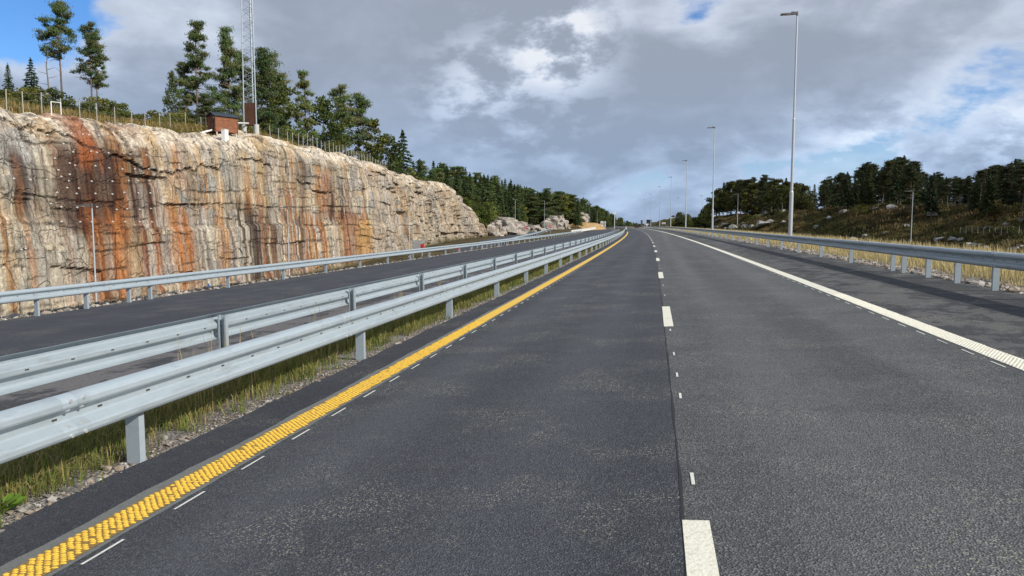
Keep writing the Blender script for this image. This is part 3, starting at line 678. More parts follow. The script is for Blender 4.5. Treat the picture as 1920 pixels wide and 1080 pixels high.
    one = np.ones_like(s)
    lay(patch(0, 62, 205, 330), (0.34, 0.34, 0.335), .8, one)
    lay(patch(60, 130, 270, 420), dark*2.6, .55, S1)
    lay(patch(0, 130, 330, 580), np.array((.27, .255, .235)), .6, 1-S1); lay(patch(0, 60, 300, 400), brown, .8, S2); lay(patch(30, 50, 300, 395), rust, .7, S1)
    lay(patch(108, 222, 255, 440, 16), brown*1.4, 1.0, 0.85+.15*S1)
    lay(patch(200, 288, 255, 405, 10), brown*1.3, .95, 0.55+.45*S2)
    lay(patch(215, 285, 262, 420), rust*.9, .7, S3)
    lay(patch(145, 192, 215, 290), rustd*1.7, .95, one); lay(patch(240, 262, 222, 250), rustd*1.9, .85, one); lay(patch(275, 285, 228, 250), rustd*1.9, .85, one)
    lay(patch(150, 218, 405, 580), rust*1.12, .95, 0.35+.65*S1); lay(patch(200, 216, 400, 580), rust*1.2, .9, one); lay(patch(140, 215, 380, 580), rustd, .6, S3)
    lay(patch(245, 285, 420, 560), rustd*1.3, .8, S2)
    lay(patch(322, 340, 262, 360), rust*1.05, .95, one); lay(patch(308, 345, 385, 545), rust*1.15, .95, .5+.5*S1); lay(patch(300, 325, 270, 400), ochre, .7, S2)
    lay(patch(436, 476, 375, 530), dark*1.2, .9, .25+.75*S1); lay(patch(455, 472, 320, 390), rust, .7, S1); lay(patch(445, 600, 400, 540), brown*1.3, .7, S2)
    lay(patch(470, 590, 360, 540), rust*1.0, .7, S1*S3); lay(patch(556, 572, 290, 400), brown*1.3, .8, one); lay(patch(560, 600, 400, 520), rust*1.1, .75, S2)
    lay(patch(598, 640, 305, 415), brown*1.1, .95, .3+.7*S1); lay(patch(594, 612, 318, 400), rust, .8, one); lay(patch(620, 668, 400, 512), rustd*1.2, .95, .5+.5*S2); lay(patch(655, 672, 415, 512), ochre*1.05, .9, one)
    lay(patch(690, 930, 300, 470), np.array((0.34, 0.325, 0.295)), .6, 1-S2); lay(patch(700, 930, 330, 470), tan*1.1, .5, S3)
    lay(patch(300, 460, 255, 345, 10), np.array((0.37, 0.36, 0.33)), .6, 1-S2); lay(patch(345, 480, 400, 580), np.array((.44, .42, .37)), .65, 1-S1); lay(patch(360, 440, 300, 580), dark*4, .6, ss(.55, .62, strk(3.2, 410)))
    # weathered pale top and lip
    topw = np.maximum(ss(0.84, 0.97, face + (fbm(s*.6, Z, 3, 310)-.5)*.12), ss(0, .05, lip))*np.where(lip > 0, 1, .85)
    wcol = lerp3(lerp3((0.62, 0.56, 0.47), (0.48, 0.36, 0.22), ss(.5, .65, fbm(s*.5, Z*.8+lip*5, 4, 320))), (0.20, 0.18, 0.15), ss(.58, .7, fbm(s*1.3, Z*1.5+lip*8, 4, 330)))
    keep = np.maximum(patch(145, 192, 210, 290), patch(240, 285, 215, 250))
    colr = lerp3(colr, wcol, topw*(1-.8*keep))
    colr = lerp3(colr, (0.16, 0.13, 0.055), ss(.62, .9, lip + (fbm(s*.7, lip*6, 3, 340)-.5)*.7))
    grs = ss(.62, 1.0, np.clip(1-(Z-ramp_z(YY))/1.6, 0, 1)+(fbm(s, Z, 3, 350)-.5)*.5); colr = lerp3(colr, (0.10, 0.09, 0.04), grs*.8)
    colr = lerp3(colr, dark*.8, np.clip(crk*.7 + hcr*.85, 0, 1)*(1-ss(0, .1, lip)))      # joints coloured darker; the crack below the lip has overhang shade painted in
    n, k = YY.shape; i = np.arange(n*k).reshape(n, k)
    Fq = np.stack([i[:-1, :-1], i[1:, :-1], i[1:, 1:], i[:-1, 1:]], -1).reshape(-1, 4)
    o = link('rock_wall', mesh('rock_wall', V.reshape(-1, 3), Fq, [M['rock']], vcol=(colr.reshape(-1, 3)*np.array([1.14, 1.13, 1.10])).clip(0.004, .9)))
    tag(o, kind='structure')
    return o, YY, Z2, X
WALL, wY, wZ, wX = rock_wall()
# rock bolts with washer plates
b = MB(); b.tube([(-.02, 0, 0), (.03, 0, 0)], .06, 8); b.tube([(.03, 0, 0), (.10, 0, 0)], .025, 6); BOLTP = b.mesh('rock_bolt', mat('bolt_plate', (.62, .60, .55), .5))
bp = [(120, 252), (133, 250), (155, 252), (166, 253), (184, 254), (200, 252), (217, 245), (232, 247), (256, 249), (118, 270), (137, 281), (141, 285), (170, 284), (181, 286), (203, 287), (229, 268), (251, 269), (274, 270), (229, 288), (251, 289), (274, 291),
      (102, 297), (107, 319), (130, 306), (140, 310), (178, 311), (204, 315), (229, 317), (252, 317), (278, 317), (25, 335), (56, 337), (87, 337), (114, 331), (130, 327), (128, 339), (171, 340), (210, 340), (240, 339), (258, 339), (279, 339), (106, 361), (125, 352), (147, 353), (143, 363), (178, 363), (210, 364), (232, 361), (259, 362), (281, 362),
      (95, 382), (114, 388), (144, 389), (180, 388), (216, 393), (238, 392), (261, 393), (282, 391), (114, 416), (149, 416), (171, 416), (211, 416), (234, 416), (261, 416), (284, 416), (62, 245), (88, 253), (39, 468), (47, 466),
      (505, 300), (520, 318), (545, 330), (505, 355), (545, 358), (568, 340), (600, 330), (612, 300), (625, 312), (640, 330), (590, 355), (610, 372), (560, 372), (660, 300), (690, 330), (700, 370)]
Ycol = wY[:, 0]
for x, y in bp:
    for it in range(3):
        Xg = XW if it == 0 else X_
        P = at_x(x, y, Xg); i = int(np.argmin(np.abs(Ycol-P[1]))); j = int(np.argmin(np.abs(wZ[i, :104]-P[2]))); X_ = float(wX[i, j])
    link('rock_bolt', BOLTP, WALL, (X_+.02, P[1], P[2]))

# ------------------------------------------------------------------ outcrops and boulders
def rock_mesh(name, seed, sub=4, amp=0.35, flat=0.75, material=None):
    bm = bmesh.new(); bmesh.ops.create_icosphere(bm, subdivisions=sub, radius=1.0)
    V = np.array([v.co for v in bm.verts]); Fs = np.array([[l.vert.index for l in f.loops] for f in bm.faces]); bm.free()
    th, z = np.arctan2(V[:, 1], V[:, 0]), V[:, 2]
    a, e, c = voro(V[:, 0]*1.7+V[:, 2]*.6+seed, V[:, 1]*1.7-V[:, 2]*.8, seed); a2, e2, _ = voro(V[:, 0]*3.6+V[:, 1]*1.2, V[:, 2]*3.4+V[:, 1]*.7, seed+9)
    r = 1 + amp*(a-.5)*1.3 + amp*.5*(a2-.5) + amp*.8*(fbm(V[:, 0]*1.5+5, V[:, 1]*1.5+V[:, 2]*1.3+3, 4, seed)-.5)
    V = V*r[:, None]; V[:, 2] = np.where(V[:, 2] > flat, flat+(V[:, 2]-flat)*.35, V[:, 2])
    return mesh(name, V, Fs, [material or M['boulder']])
def hull(P):
    bm = bmesh.new(); [bm.verts.new(p) for p in P]; r_h = bmesh.ops.convex_hull(bm, input=bm.verts)
    bmesh.ops.delete(bm, geom=[v for v in bm.verts if not v.link_faces], context='VERTS'); bm.verts.index_update()
    V = [tuple(v.co) for v in bm.verts]; Fs = [tuple(l.vert.index for l in f.loops) for f in bm.faces]; bm.free(); return V, Fs
def blocky_rock(name, seed, nblk, material):
    """a heap of fractured angular blocks grown into one body of rock"""
    rng = np.random.default_rng(seed); b = MB()
    for k in range(nblk):
        a = rng.uniform(0, 6.28); r_k = .72*math.sqrt(rng.random()) if k else 0; h = (1-r_k**2)*.8; c = np.array([r_k*math.cos(a), r_k*math.sin(a), rng.uniform(-.3, h*.75)])
        d = rng.uniform(.22, .48, 3)*np.array([1, 1, .8]) if nblk > 3 else np.array([1, 1, .8])
        Q = rng.uniform(-1, 1, (16, 3)); Q /= np.max(np.abs(Q), 1)[:, None]**.85; Q = Q*d
        R_ = np.array(Matrix.Rotation(rng.uniform(-.5, .5), 3, 'X') @ Matrix.Rotation(rng.uniform(0, 3), 3, 'Z')); V, Fs = hull(Q@R_.T + c); b.put(V, Fs)
    return b.mesh(name, material)
ROCKS = [blocky_rock('outcrop', s, 46, M['boulder']) for s in (3, 8, 14)]; GROCKS = [blocky_rock('boulder', s, 1, M['boulder_grey']) for s in (21, 27, 33)]
def outcrop(x, ytop, ybot, D, width_px, label, k, deep=1.0, name='rock_outcrop', grp=None, meshes=ROCKS, gf=None):
    B = at_d(x, ybot, D); T = at_d(x, ytop, D); wd = width_px*D/F/2*1.02
    zb = B[2]
    o = link(name, meshes[k % 3], None, (B[0], B[1], (zb+T[2])/2-(T[2]-zb)*.25), (0, 0, k*1.3)); o.scale = (wd, wd*deep, (T[2]-zb)*.80)
    tag(o, label, 'rock', grp); return o
outcrop(955, 403, 446, 176, 78, 'pale fractured rock outcrop behind the first no-entry sign', 0); outcrop(932, 412, 446, 166, 40, 'lower pale slab at the foot of the outcrop by the wall end', 1)
outcrop(1003, 420, 438, 215, 44, 'low pale rock beside the second no-entry sign', 2)
outcrop(1036, 404, 438, 262, 34, 'grey-white rock rib under the forest edge', 1, 1.4); outcrop(1050, 400, 432, 275, 34, 'pale pointed rock under the lamp post', 2)
outcrop(1088, 394, 416, 345, 34, 'bright cream rock knob above the sandy mound', 0)
# sandy mound
b = rock_mesh('sandy_mound', 51, 4, .12, .9, mat('sand', (.38, .25, .11), .95)); B = at_d(1098, 430, 330)
o = link('sandy_mound', b, None, (B[0]-1, B[1], B[2]-1.6)); o.scale = (10.5, 14, 5.0); tag(o, 'ochre sandy mound beside the far end of the white barriers', 'mound')
rr = random.Random(5)
def rz_at(o_, Y): return float(ground_z(o_, Y))
# grey boulders on the heath
bl = [(1555, 409, 14), (1580, 398, 22), (1640, 395, 18), (1672, 390, 26), (1690, 393, 16), (1430, 425, 34), (1445, 418, 22), (1408, 427, 20), (1360, 425, 24), (1375, 428, 22), (1395, 428, 24), (1346, 415, 16), (1600, 455, 22), (1620, 448, 14), (1760, 455, 24), (1785, 452, 20), (1800, 450, 16), (1850, 428, 12), (1886, 424, 14), (1870, 430, 10), (1830, 466, 24), (1850, 468, 22), (1900, 470, 26), (1915, 468, 22), (1700, 430, 14), (1530, 430, 16), (1745, 400, 14), (1915, 415, 12), (1340, 428, 18), (1660, 440, 12)]
def hit(x, y, lo_=40, hi_=420):
    d = ray(x, y); prev = None
    for D in np.arange(lo_, hi_, 1.0):
        P = d*(D/d[1]) + np.array([0, 0, H]); h = float(ground_z(P[0]-C(P[1]), P[1]))
        if P[2] <= h: return P[0], P[1], h
    return None
for k, (x, y, wpx) in enumerate(bl):
    h = hit(x, y)
    if h is None or h[0]-float(C(h[1])) < 16: continue
    s_ = wpx*h[1]/F/2*.66; o = link('boulder', GROCKS[k % 3], None, (h[0], h[1], h[2]+.1*s_), (0.2*k % .5, 0, k*2.1)); o.scale = (s_*1.15, s_, s_*.75)
    tag(o, 'grey boulder lying on the dark heath slope', 'boulder', 'boulders on the heath slope')
for k in range(34):
    Y = rr.uniform(60, 200); o_ = 43-28*float(ss(115, 190, Y)) + rr.uniform(2, 26); s_ = rr.uniform(.3, .9)
    o = link('boulder', GROCKS[k % 3], None, (o_+float(C(Y)), Y, rz_at(o_, Y)+.05), (0, 0, k)); o.scale = (s_*1.2, s_, s_*.7)
    tag(o, 'grey boulder lying on the dark heath slope', 'boulder', 'boulders on the heath slope')
# loose stones
bm = bmesh.new(); bmesh.ops.create_icosphere(bm, subdivisions=1, radius=1.0); SV = np.array([v.co for v in bm.verts]); SF = np.array([[l.vert.index for l in f.loops] for f in bm.faces]); bm.free()
def stones(name, label, P, size, cols, parent=None):
    n = len(P); sz = size[:, None, None]*RNG.uniform(.6, 1.3, (n, 1, 3))*np.array([1, 1, .62])
    V = SV[None]*RNG.uniform(.6, 1.3, (n, len(SV), 1))*sz; a = RNG.uniform(0, 6.28, n); ca, sa = np.cos(a)[:, None], np.sin(a)[:, None]
    V = np.stack([V[..., 0]*ca - V[..., 1]*sa, V[..., 0]*sa + V[..., 1]*ca, V[..., 2]], -1) + P[:, None, :]
    Fs = (SF[None] + (np.arange(n)*len(SV))[:, None, None]).reshape(-1, 3)
    cc = np.repeat(cols, len(SV), 0); o = link(name, mesh(name, V.reshape(-1, 3), Fs, [M['stone']], vcol=cc)); tag(o, label, 'gravel', kind='stuff')
def stone_cols(n): 
    t = RNG.random(n); c = lerp3((0.17, .15, .13), (0.44, .415, .38), t**1.4); return lerp3(c, (.28, .21, .15), (RNG.random(n) > .6)*.65)
n = 6500; Y = 2 + 48*RNG.random(n)**1.6; o_ = -3.74 - np.abs(RNG.normal(0, .13, n)); sz = RNG.gamma(1.6, .0052, n).clip(.004, .045)
stones('median_stones', 'small loose stones along the asphalt edge under the median guardrail', W(o_, Y, K*o_-.018+sz*.3), sz, stone_cols(n))
n = 5200; Y = 9 + 60*RNG.random(n)**1.5; o_ = 6.66 + np.abs(RNG.normal(0, .55, n)); sz = RNG.gamma(2.5, .018, n).clip(.015, .12)
stones('verge_stones', 'grey broken stones under the grass-side guardrail', W(o_, Y, np.minimum(K*o_, .34)-.02+sz*.2), sz, stone_cols(n)*1.05)
n = 2600; Y = 12 + 110*RNG.random(n)**1.3; o_ = -16.1 - .8*RNG.random(n); sz = RNG.gamma(2.5, .022, n).clip(.02, .12)
stones('opposite_verge_stones', 'pale stones along the edge of the opposite road', W(o_, Y, K*o_-.01+sz*.2), sz, stone_cols(n)*1.1)

# ------------------------------------------------------------------ grass (stuff)
def blades(name, label, P, hgt, wid, cols, lean=.35, tip=1.0, seg2=True, cat='grass'):
    n = len(P); a = RNG.uniform(0, 6.28, n); d = np.stack([np.cos(a), np.sin(a), 0*a], -1); sd_ = np.stack([-np.sin(a), np.cos(a), 0*a], -1)*wid[:, None]*.5
    ln = RNG.normal(0, lean, (n, 1)); up = np.array([0, 0, 1.0])
    m_ = P + up*(hgt*.55)[:, None] + d*ln*.3*hgt[:, None]; t = P + up*(hgt*(1-.25*np.abs(ln[:, 0])))[:, None] + d*ln*hgt[:, None]
    V = np.stack([P-sd_, P+sd_, m_+sd_*.8, m_-sd_*.8, t], 1).reshape(-1, 3); k = np.arange(n)*5
    cc = np.repeat(cols[:, None, :], 5, 1); cc[:, 4] *= tip; cc[:, :2] *= .8
    o = link(name, mesh(name, V, [np.stack([k, k+1, k+2, k+3], -1), np.stack([k+3, k+2, k+4], -1)], [M['grass']], vcol=cc.reshape(-1, 3).clip(0, .8))); tag(o, label, cat, kind='stuff')
    return o
def gcols(n, a, b_, c_=None, pc=.2):
    t = RNG.random(n); c = lerp3(a, b_, t)
    if c_ is not None: c = lerp3(c, c_, (RNG.random(n) < pc)*.9)
    return c
n = 44000; Y = 1.5 + 40*RNG.random(n)**1.7; o_ = -3.98 - 1.4*RNG.random(n)**1.0; tuft = fbm(Y*1.6, o_*2.2, 3, 5); k = (RNG.random(n) < ss(.30, .55, tuft+.25*ss(4.05, 4.4, -o_)))
Y, o_, tuft = Y[k], o_[k], tuft[k]; n = len(Y)
blades('median_grass', 'green grass strip between the two median guardrails', W(o_, Y, K*o_-.03), (.10+.30*tuft*RNG.random(n)*ss(3.8, 4.3, -o_)).clip(.05, .5)*1.2, .006+.0003*Y, gcols(n, (.10, .145, .028), (.21, .225, .055), (.40, .31, .13), .35), .75)
n = 16000; Y = 40 + 145*RNG.random(n)**1.4; o_ = -3.98 - 1.4*RNG.random(n)
blades('median_far_grass', 'yellow-green grass along the far part of the median', W(o_, Y, K*o_-.03), RNG.uniform(.12, .34, n), .012+.0004*Y, gcols(n, (.10, .115, .025), (.20, .185, .05), (.36, .27, .11), .4), .4)
n = 700; Y = 3 + 30*RNG.random(n)**1.4; o_ = -3.82-.3*RNG.random(n)
blades('edge_grass', 'sparse bright grass tufts growing in the gravel by the asphalt', W(np.round(o_, 1)+RNG.normal(0, .03, n), np.round(Y*1.4)/1.4+RNG.normal(0, .05, n), K*o_-.02), RNG.uniform(.06, .2, n), .006+.0003*Y, gcols(n, (.15, .20, .03), (.24, .27, .06)), .7)
n = 90; Y = RNG.choice([9.2, 9.6, 10.1, 12.5, 15.5, 7.2, 6.4], n)+RNG.normal(0, .15, n); o_ = -4.45+RNG.normal(0, .15, n)
blades('tall_grass_stalks', 'tall dry grass stalks rising above the median guardrails', W(o_, Y, K*o_-.03), RNG.uniform(.55, 1.0, n), RNG.uniform(.007, .012, n), gcols(n, (.38, .30, .15), (.48, .38, .2)), .22)
n = 62000; Y = 11 + 230*RNG.random(n)**1.8; o_ = 7.2 + 5.5*RNG.random(n)**1.2; k = RNG.random(n) < ss(.0, 1.0, (o_-6.9)*1.1+fbm(Y*.8, o_, 3, 3)-.3); Y, o_ = Y[k], o_[k]; n = len(Y)
blades('verge_grass', 'tall dry yellow grass on the verge behind the guardrail', W(o_, Y, ground_z(o_, Y)-.03), RNG.uniform(.35, .80, n)*ss(-.6, .9, o_-7.2), .010+.0005*Y, gcols(n, (.50, .40, .21), (.68, .57, .34), (.30, .28, .11), .12), .30, 1.1)
n = 4000; Y = 12 + 150*RNG.random(n)**1.3; o_ = -16.25 - .9*RNG.random(n)**.7
blades('opposite_verge_grass', 'short dry grass at the edge of the opposite road before the rock', W(o_, Y, ground_z(o_, Y)-.0), RNG.uniform(.05, .22, n), .014+.0004*Y, gcols(n, (.16, .15, .05), (.28, .23, .09), (.09, .11, .03), .3), .4)
n = 26000; Y = 34 + 85*RNG.random(n); o_ = -41.0 - 16*RNG.random(n)**1.2 + 0
blades('hill_grass', 'dry yellow-brown grass on the hilltop behind the rock edge', W(o_, Y, hill_z(o_, Y)-.05), RNG.uniform(.25, .7, n), RNG.uniform(.05, .1, n), gcols(n, (.25, .18, .065), (.38, .28, .12), (.12, .12, .035), .35), .4)
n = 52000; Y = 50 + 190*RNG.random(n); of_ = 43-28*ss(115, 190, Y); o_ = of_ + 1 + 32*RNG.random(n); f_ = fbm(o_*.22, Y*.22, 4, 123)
cc = gcols(n, (.05, .055, .02), (.105, .095, .036)); cc = lerp3(cc, (.155, .10, .053), ss(.5, .62, f_)*RNG.uniform(.3, 1, n)); cc = lerp3(cc, (.20, .165, .08), ss(.55, .66, fbm(o_*.15, Y*.15, 3, 321))*.7)  # heather colours kept low in place of a cloud's shade on the slope
blades('heath', 'brown and green heather and grass covering the slope, coloured dark to suggest cloud shade', W(o_, Y, ground_z(o_, Y)-.05), RNG.uniform(.2, .75, n)*(.6+.9*f_), RNG.uniform(.12, .28, n), cc, .6, cat='heather')
# broad-leaved weed at the asphalt edge
root = empty('weed', W(-4.02, 3.72, K*-4.02-.02)); tag(root, 'bright green broad-leaved weed at the gravel edge', 'plant')
lv = np.array([[0, -.0, 0], [.35, -.24, .10], [.75, -.30, .16], [1, 0, .10], [.75, .30, .16], [.35, .24, .10], [.5, 0, .08]])
LM = mesh('leaf', lv, np.array([[0, 1, 6], [1, 2, 6], [2, 3, 6], [3, 4, 6], [4, 5, 6], [5, 0, 6]]), [M['grass']], vcol=np.tile([.17, .30, .035], (7, 1)))
for k in range(13):
    o = link('leaf', LM, root, (RNG.normal(0, .06), RNG.normal(0, .1), .01+.005*k), (RNG.normal(0, .2), RNG.uniform(-.5, -.05), k*2.4)); s_ = RNG.uniform(.09, .16); o.scale = (s_, s_, s_)

# ------------------------------------------------------------------ trees
def tri_cloud(P, size, dirs=None, droop=0.0, rng=RNG, asp=0.45):
    """one slim triangle per point"""
    n = len(P); d = rng.normal(0, 1, (n, 3)); 
    if dirs is not None: d = dirs + d*0.55
    d[:, 2] -= droop; d /= np.linalg.norm(d, axis=1)[:, None]
    a = np.cross(d, rng.normal(0, 1, (n, 3))); a /= np.linalg.norm(a, axis=1)[:, None]
    s_ = size*rng.uniform(.6, 1.3, n)
    return np.stack([P - d*s_[:, None]*.5 - a*(s_*asp)[:, None], P - d*s_[:, None]*.5 + a*(s_*asp)[:, None], P + d*s_[:, None]*.7], 1)
def crown_mesh(name, T, cols, material):
    V = T.reshape(-1, 3); return mesh(name, V, np.arange(len(V)).reshape(-1, 3), [material], vcol=np.repeat(cols, 3, 0))
def trunk_mesh(name, ht, r, limbs, material, bend=0.0, rng=RNG):
    b = MB(); pts = [(bend*math.sin(t*3)*ht*.03, bend*math.cos(t*2.3)*ht*.02, t*ht) for t in np.linspace(-.03, 1, 8)]
    b.tube(pts, [r*(1-.88*max(t, 0)) for t in np.linspace(-.03, 1, 8)], 7)
    for p0, p1, rr_ in limbs: 
        p0, p1 = np.array(p0), np.array(p1); mid = (p0+p1)/2 + np.array([0, 0, .08*np.linalg.norm(p1-p0)])
        b.tube([p0, mid, p1], [rr_, rr_*.7, rr_*.3], 5, caps=False)
    return b.mesh(name, material, smooth=True)
def make_pine(seed, ht=10.0, crown_from=.42, width=2.2, conical=0.5, ncl=40, hue=(.105, .135, .055)):
    rng = np.random.default_rng(seed); T = []; Cc = []; limbs = []
    for k in range(ncl):
        t = crown_from + (1-crown_from)*(k+.5)/ncl + rng.normal(0, .012); t = min(t, .985); u = (t-crown_from)/(1-crown_from)
        R = width*((1-u)**.95*conical + (1-conical)*math.sqrt(max(0, 1-(u-.25)**2/.75**2 if u > .25 else 1)))*rng.uniform(.45, 1.1) + .15
        a = rng.uniform(0, 6.28); z = t*ht + R*rng.uniform(.0, .30); c = np.array([R*math.cos(a), R*math.sin(a), z])
        limbs.append(((0, 0, t*ht-.1), c*.92 + np.array([0, 0, .0]), .035+.02*(1-u)))
        npl = rng.integers(1, 4)
        for j in range(npl):
            cc = c*np.array([1-.33*j, 1-.33*j, 1]) + rng.normal(0, .16, 3) + np.array([0, 0, -.05*j]); nn = int(rng.integers(120, 190))
            Q = rng.normal(0, .52, (nn, 3)).clip(-1.5, 1.5)
            Q = Q*np.array([.52, .52, .20])*rng.uniform(.7, 1.25) + cc; Q[:, 2] += .12*np.hypot(Q[:, 0]-cc[0], Q[:, 1]-cc[1])
            T.append(tri_cloud(Q, np.full(nn, .17), np.array([0, 0, .5]), rng=rng, asp=.26))
            Cc.append(np.array(hue)*rng.uniform(.75, 1.3, (nn, 1))*(1+.15*rng.normal(0, 1, 3)*np.array([1, .5, .6])))
    # dead stubs below the crown
    for k in range(5):
        t = crown_from*rng.uniform(.6, .98); a = rng.uniform(0, 6.28); limbs.append(((0, 0, t*ht), (math.cos(a)*.9, math.sin(a)*.9, t*ht+rng.uniform(-.1, .3)), .02))
    return trunk_mesh('trunk', ht, .15, limbs, M['bark'], .6), crown_mesh('crown', np.concatenate(T), np.concatenate(Cc).clip(.004, .5), M['needles'])
def make_spruce(seed, ht=10.0, width=1.9, base=.06, nwh=24, hue=(.052, .078, .030)):
    rng = np.random.default_rng(seed); T = []; Cc = []; limbs = []
    for k in range(nwh):
        t = base + (1-base)*((k+.3)/nwh); u = (t-base)/(1-base); R = width*(1-u)**.85*rng.uniform(.8, 1.1)+.06; nb = int(7-3*u)
        a0 = rng.uniform(0, 6.28)
        for j in range(nb):
            a = a0 + 6.283*j/nb + rng.normal(0, .18); Rb = R*rng.uniform(.72, 1.18); d = np.array([math.cos(a), math.sin(a), 0]); ns = max(2, int(Rb*4.5))
            tip = d*Rb + np.array([0, 0, t*ht - .30*Rb + .08*Rb]); 
            if k % 3 == 0: limbs.append(((0, 0, t*ht), tip*.98, .02))
            for q in range(ns):
                f = (q+.6)/ns; P0 = d*Rb*f + np.array([0, 0, t*ht + .10*Rb*f - .42*Rb*f*f]); nn = 5
                side = np.array([-d[1], d[0], 0]); W_ = .34*Rb*(1-f*.75)+.07
                Q = P0 + side*rng.uniform(-1, 1, (nn, 1))*W_ + rng.normal(0, .04, (nn, 3)); Q[:, 2] -= np.abs((Q-P0)@side)*.25
                T.append(tri_cloud(Q, np.full(nn, .34), d*1.1+side*0+np.array([0, 0, -.35]), rng=rng, asp=.30)); Cc.append(np.array(hue)*rng.uniform(.65, 1.35, (nn, 1))*np.array([1+.2*rng.normal(), 1, 1]))
    n_ = 10; Q = np.stack([rng.normal(0, .03, n_), rng.normal(0, .03, n_), ht*rng.uniform(.95, 1.02, n_)], -1); T.append(tri_cloud(Q, np.full(n_, .3), np.array([0, 0, 1.5]), rng=rng)); Cc.append(np.tile(hue, (n_, 1)))
    return trunk_mesh('trunk', ht*.98, .13, limbs, M['bark_grey'], .1), crown_mesh('crown', np.concatenate(T), np.concatenate(Cc).clip(.004, .5), M['needles'])
def make_leafy(seed, ht=8.0, width=2.2, base=.25, ncl=50, hue=(.10, .125, .035), leaf=.22, stems=1):
    rng = np.random.default_rng(seed); T = []; Cc = []; limbs = []
    for k in range(ncl):
        u = rng.random(); t = base + (1-base)*u; R = width*math.sin(math.pi*(.12+.86*u)**.8)**.7*math.sqrt(rng.random()); a = rng.uniform(0, 6.28)
        c = np.array([R*math.cos(a), R*math.sin(a), t*ht*.94]); nn = int(rng.integers(40, 70))
        if k % 2 == 0: limbs.append(((0, 0, max(.1, t*ht-.9*R-.3)), c, .03))
        Q = rng.normal(0, 1, (nn, 3)); Q /= np.linalg.norm(Q, axis=1)[:, None]; Q = Q*rng.random((nn, 1))**.35*np.array([.62, .62, .45])*width/2.2*rng.uniform(.7, 1.25) + c
        T.append(tri_cloud(Q, np.full(nn, leaf), rng=rng, asp=.5)); Cc.append(np.array(hue)*rng.uniform(.6, 1.35)*rng.uniform(.8, 1.2, (nn, 1)))
    return trunk_mesh('trunk', ht*.9, .10, limbs, M['bark_grey'], 1.0), crown_mesh('crown', np.concatenate(T), np.concatenate(Cc).clip(.004, .6), M['leaves'])
KIND = {
 'pine': [(make_pine(1, 10, .40, 2.2, .35), 10.0), (make_pine(2, 10, .50, 2.0, .25), 10.0), (make_pine(3, 10, .34, 1.9, .6), 10.0)],
 'cone_pine': [(make_pine(4, 10, .20, 2.7, 1.0, 50, (.115, .14, .05)), 10.0), (make_pine(5, 10, .26, 2.4, .9, 50), 10.0)],
 'spruce': [(make_spruce(6, 10, 1.9), 10.0), (make_spruce(7, 10, 1.6, .10, 26), 10.0), (make_spruce(8, 10, 2.2, .04, 22, (.062, .09, .034)), 10.0)],
 'shade_tint_spruce': [(make_spruce(16, 10, 1.9, .12, 24, (.034, .048, .021)), 10.0), (make_spruce(17, 10, 1.6, .2, 26, (.032, .044, .018)), 10.0)],  # spruce needles darkened, the colour standing for cloud shade
 'shade_tint_pine': [(make_pine(18, 10, .38, 2.0, .5, 40, (.04, .05, .021)), 10.0), (make_pine(19, 10, .5, 1.9, .4, 36, (.044, .052, .022)), 10.0), (make_pine(20, 10, .22, 2.1, .9, 46, (.038, .05, .02)), 10.0)],  # pine copies with cloud shade mixed into the needle colour
 'shade_tint_leafy': [(make_leafy(29, 8, 2.2, .2, 54, (.075, .085, .026)), 8.0), (make_leafy(30, 8, 2.0, .25, 50, (.085, .085, .028)), 8.0)],  # leafy copies dimmed in colour as if under cloud
 'leafy': [(make_leafy(9), 8.0), (make_leafy(10, 8, 1.8, .3, 46, (.17, .18, .055)), 8.0), (make_leafy(11, 8, 2.6, .16, 60, (.085, .11, .035)), 8.0)],
 'bush': [(make_leafy(12, 2.2, 1.3, .08, 26, (.12, .145, .045), .13), 2.2), (make_leafy(13, 2.0, 1.6, .05, 28, (.16, .16, .05), .13), 2.0)],
}
NAME = {'shade_tint_leafy': ('deciduous_tree', 'tree'), 'shade_tint_spruce': ('spruce_tree', 'spruce'), 'shade_tint_pine': ('pine_tree', 'pine'), 'pine': ('pine_tree', 'pine'), 'cone_pine': ('pine_tree', 'pine'), 'spruce': ('spruce_tree', 'spruce'), 'leafy': ('deciduous_tree', 'tree'), 'bush': ('bush', 'bush')}
rt = random.Random(3)
def tree(kind, loc, ht, label, group=None, wide=1.0, var=None):
    (tm, cmh), h0 = KIND[kind][var if var is not None else rt.randrange(len(KIND[kind]))]
    nm, cat = NAME[kind]
    e_ = empty(nm, loc, rt.uniform(0, 6.28)); s_ = ht/h0; e_.scale = (s_*wide, s_*wide, s_); tag(e_, label, cat, group)
    link('trunk', tm, e_); link('crown', cmh, e_)
    return e_
def hz(P): return float(hill_z(P[0]-float(C(P[1])), P[1]))
def cliff_tree(kind, x, ytop, X, label, group=None, wide=1.0, var=None):
    if 'pine' in kind: wide *= .72
    P = at_x(x, ytop, X); z = hz(P); return tree(kind, (P[0], P[1], z-.1), max(P[2]-z+.1, 1.0), label, group, wide, var)
G1 = 'trees on the hill above the rock wall'
cliff_tree('spruce', 14, 120, -55, 'small spruce beside the fence brace at the cliff corner', G1, 1.1)
cliff_tree('spruce', 57, 110, -56, 'young open spruce left of the tallest cliff-top pine', G1, 1.25, 2)
cliff_tree('pine', 105, 6, -62, 'tallest lone pine with reddish bare trunk on the cliff top', G1, 1.0, 1)
cliff_tree('pine', 168, 48, -61, 'lone pine with drooping lower boughs beside the tallest pine', G1, 1.0, 0); cliff_tree('pine', 178, 58, -62, 'slimmer pine standing close against its twin beside the tallest pine', G1, .8, 2)
cliff_tree('cone_pine', 367, 43, -62, 'tall cone-shaped pine behind the brown shed', G1, 1.0, 0); cliff_tree('pine', 345, 120, -64, 'shorter pine tucked beside the cone-shaped pine', G1, 1.0)
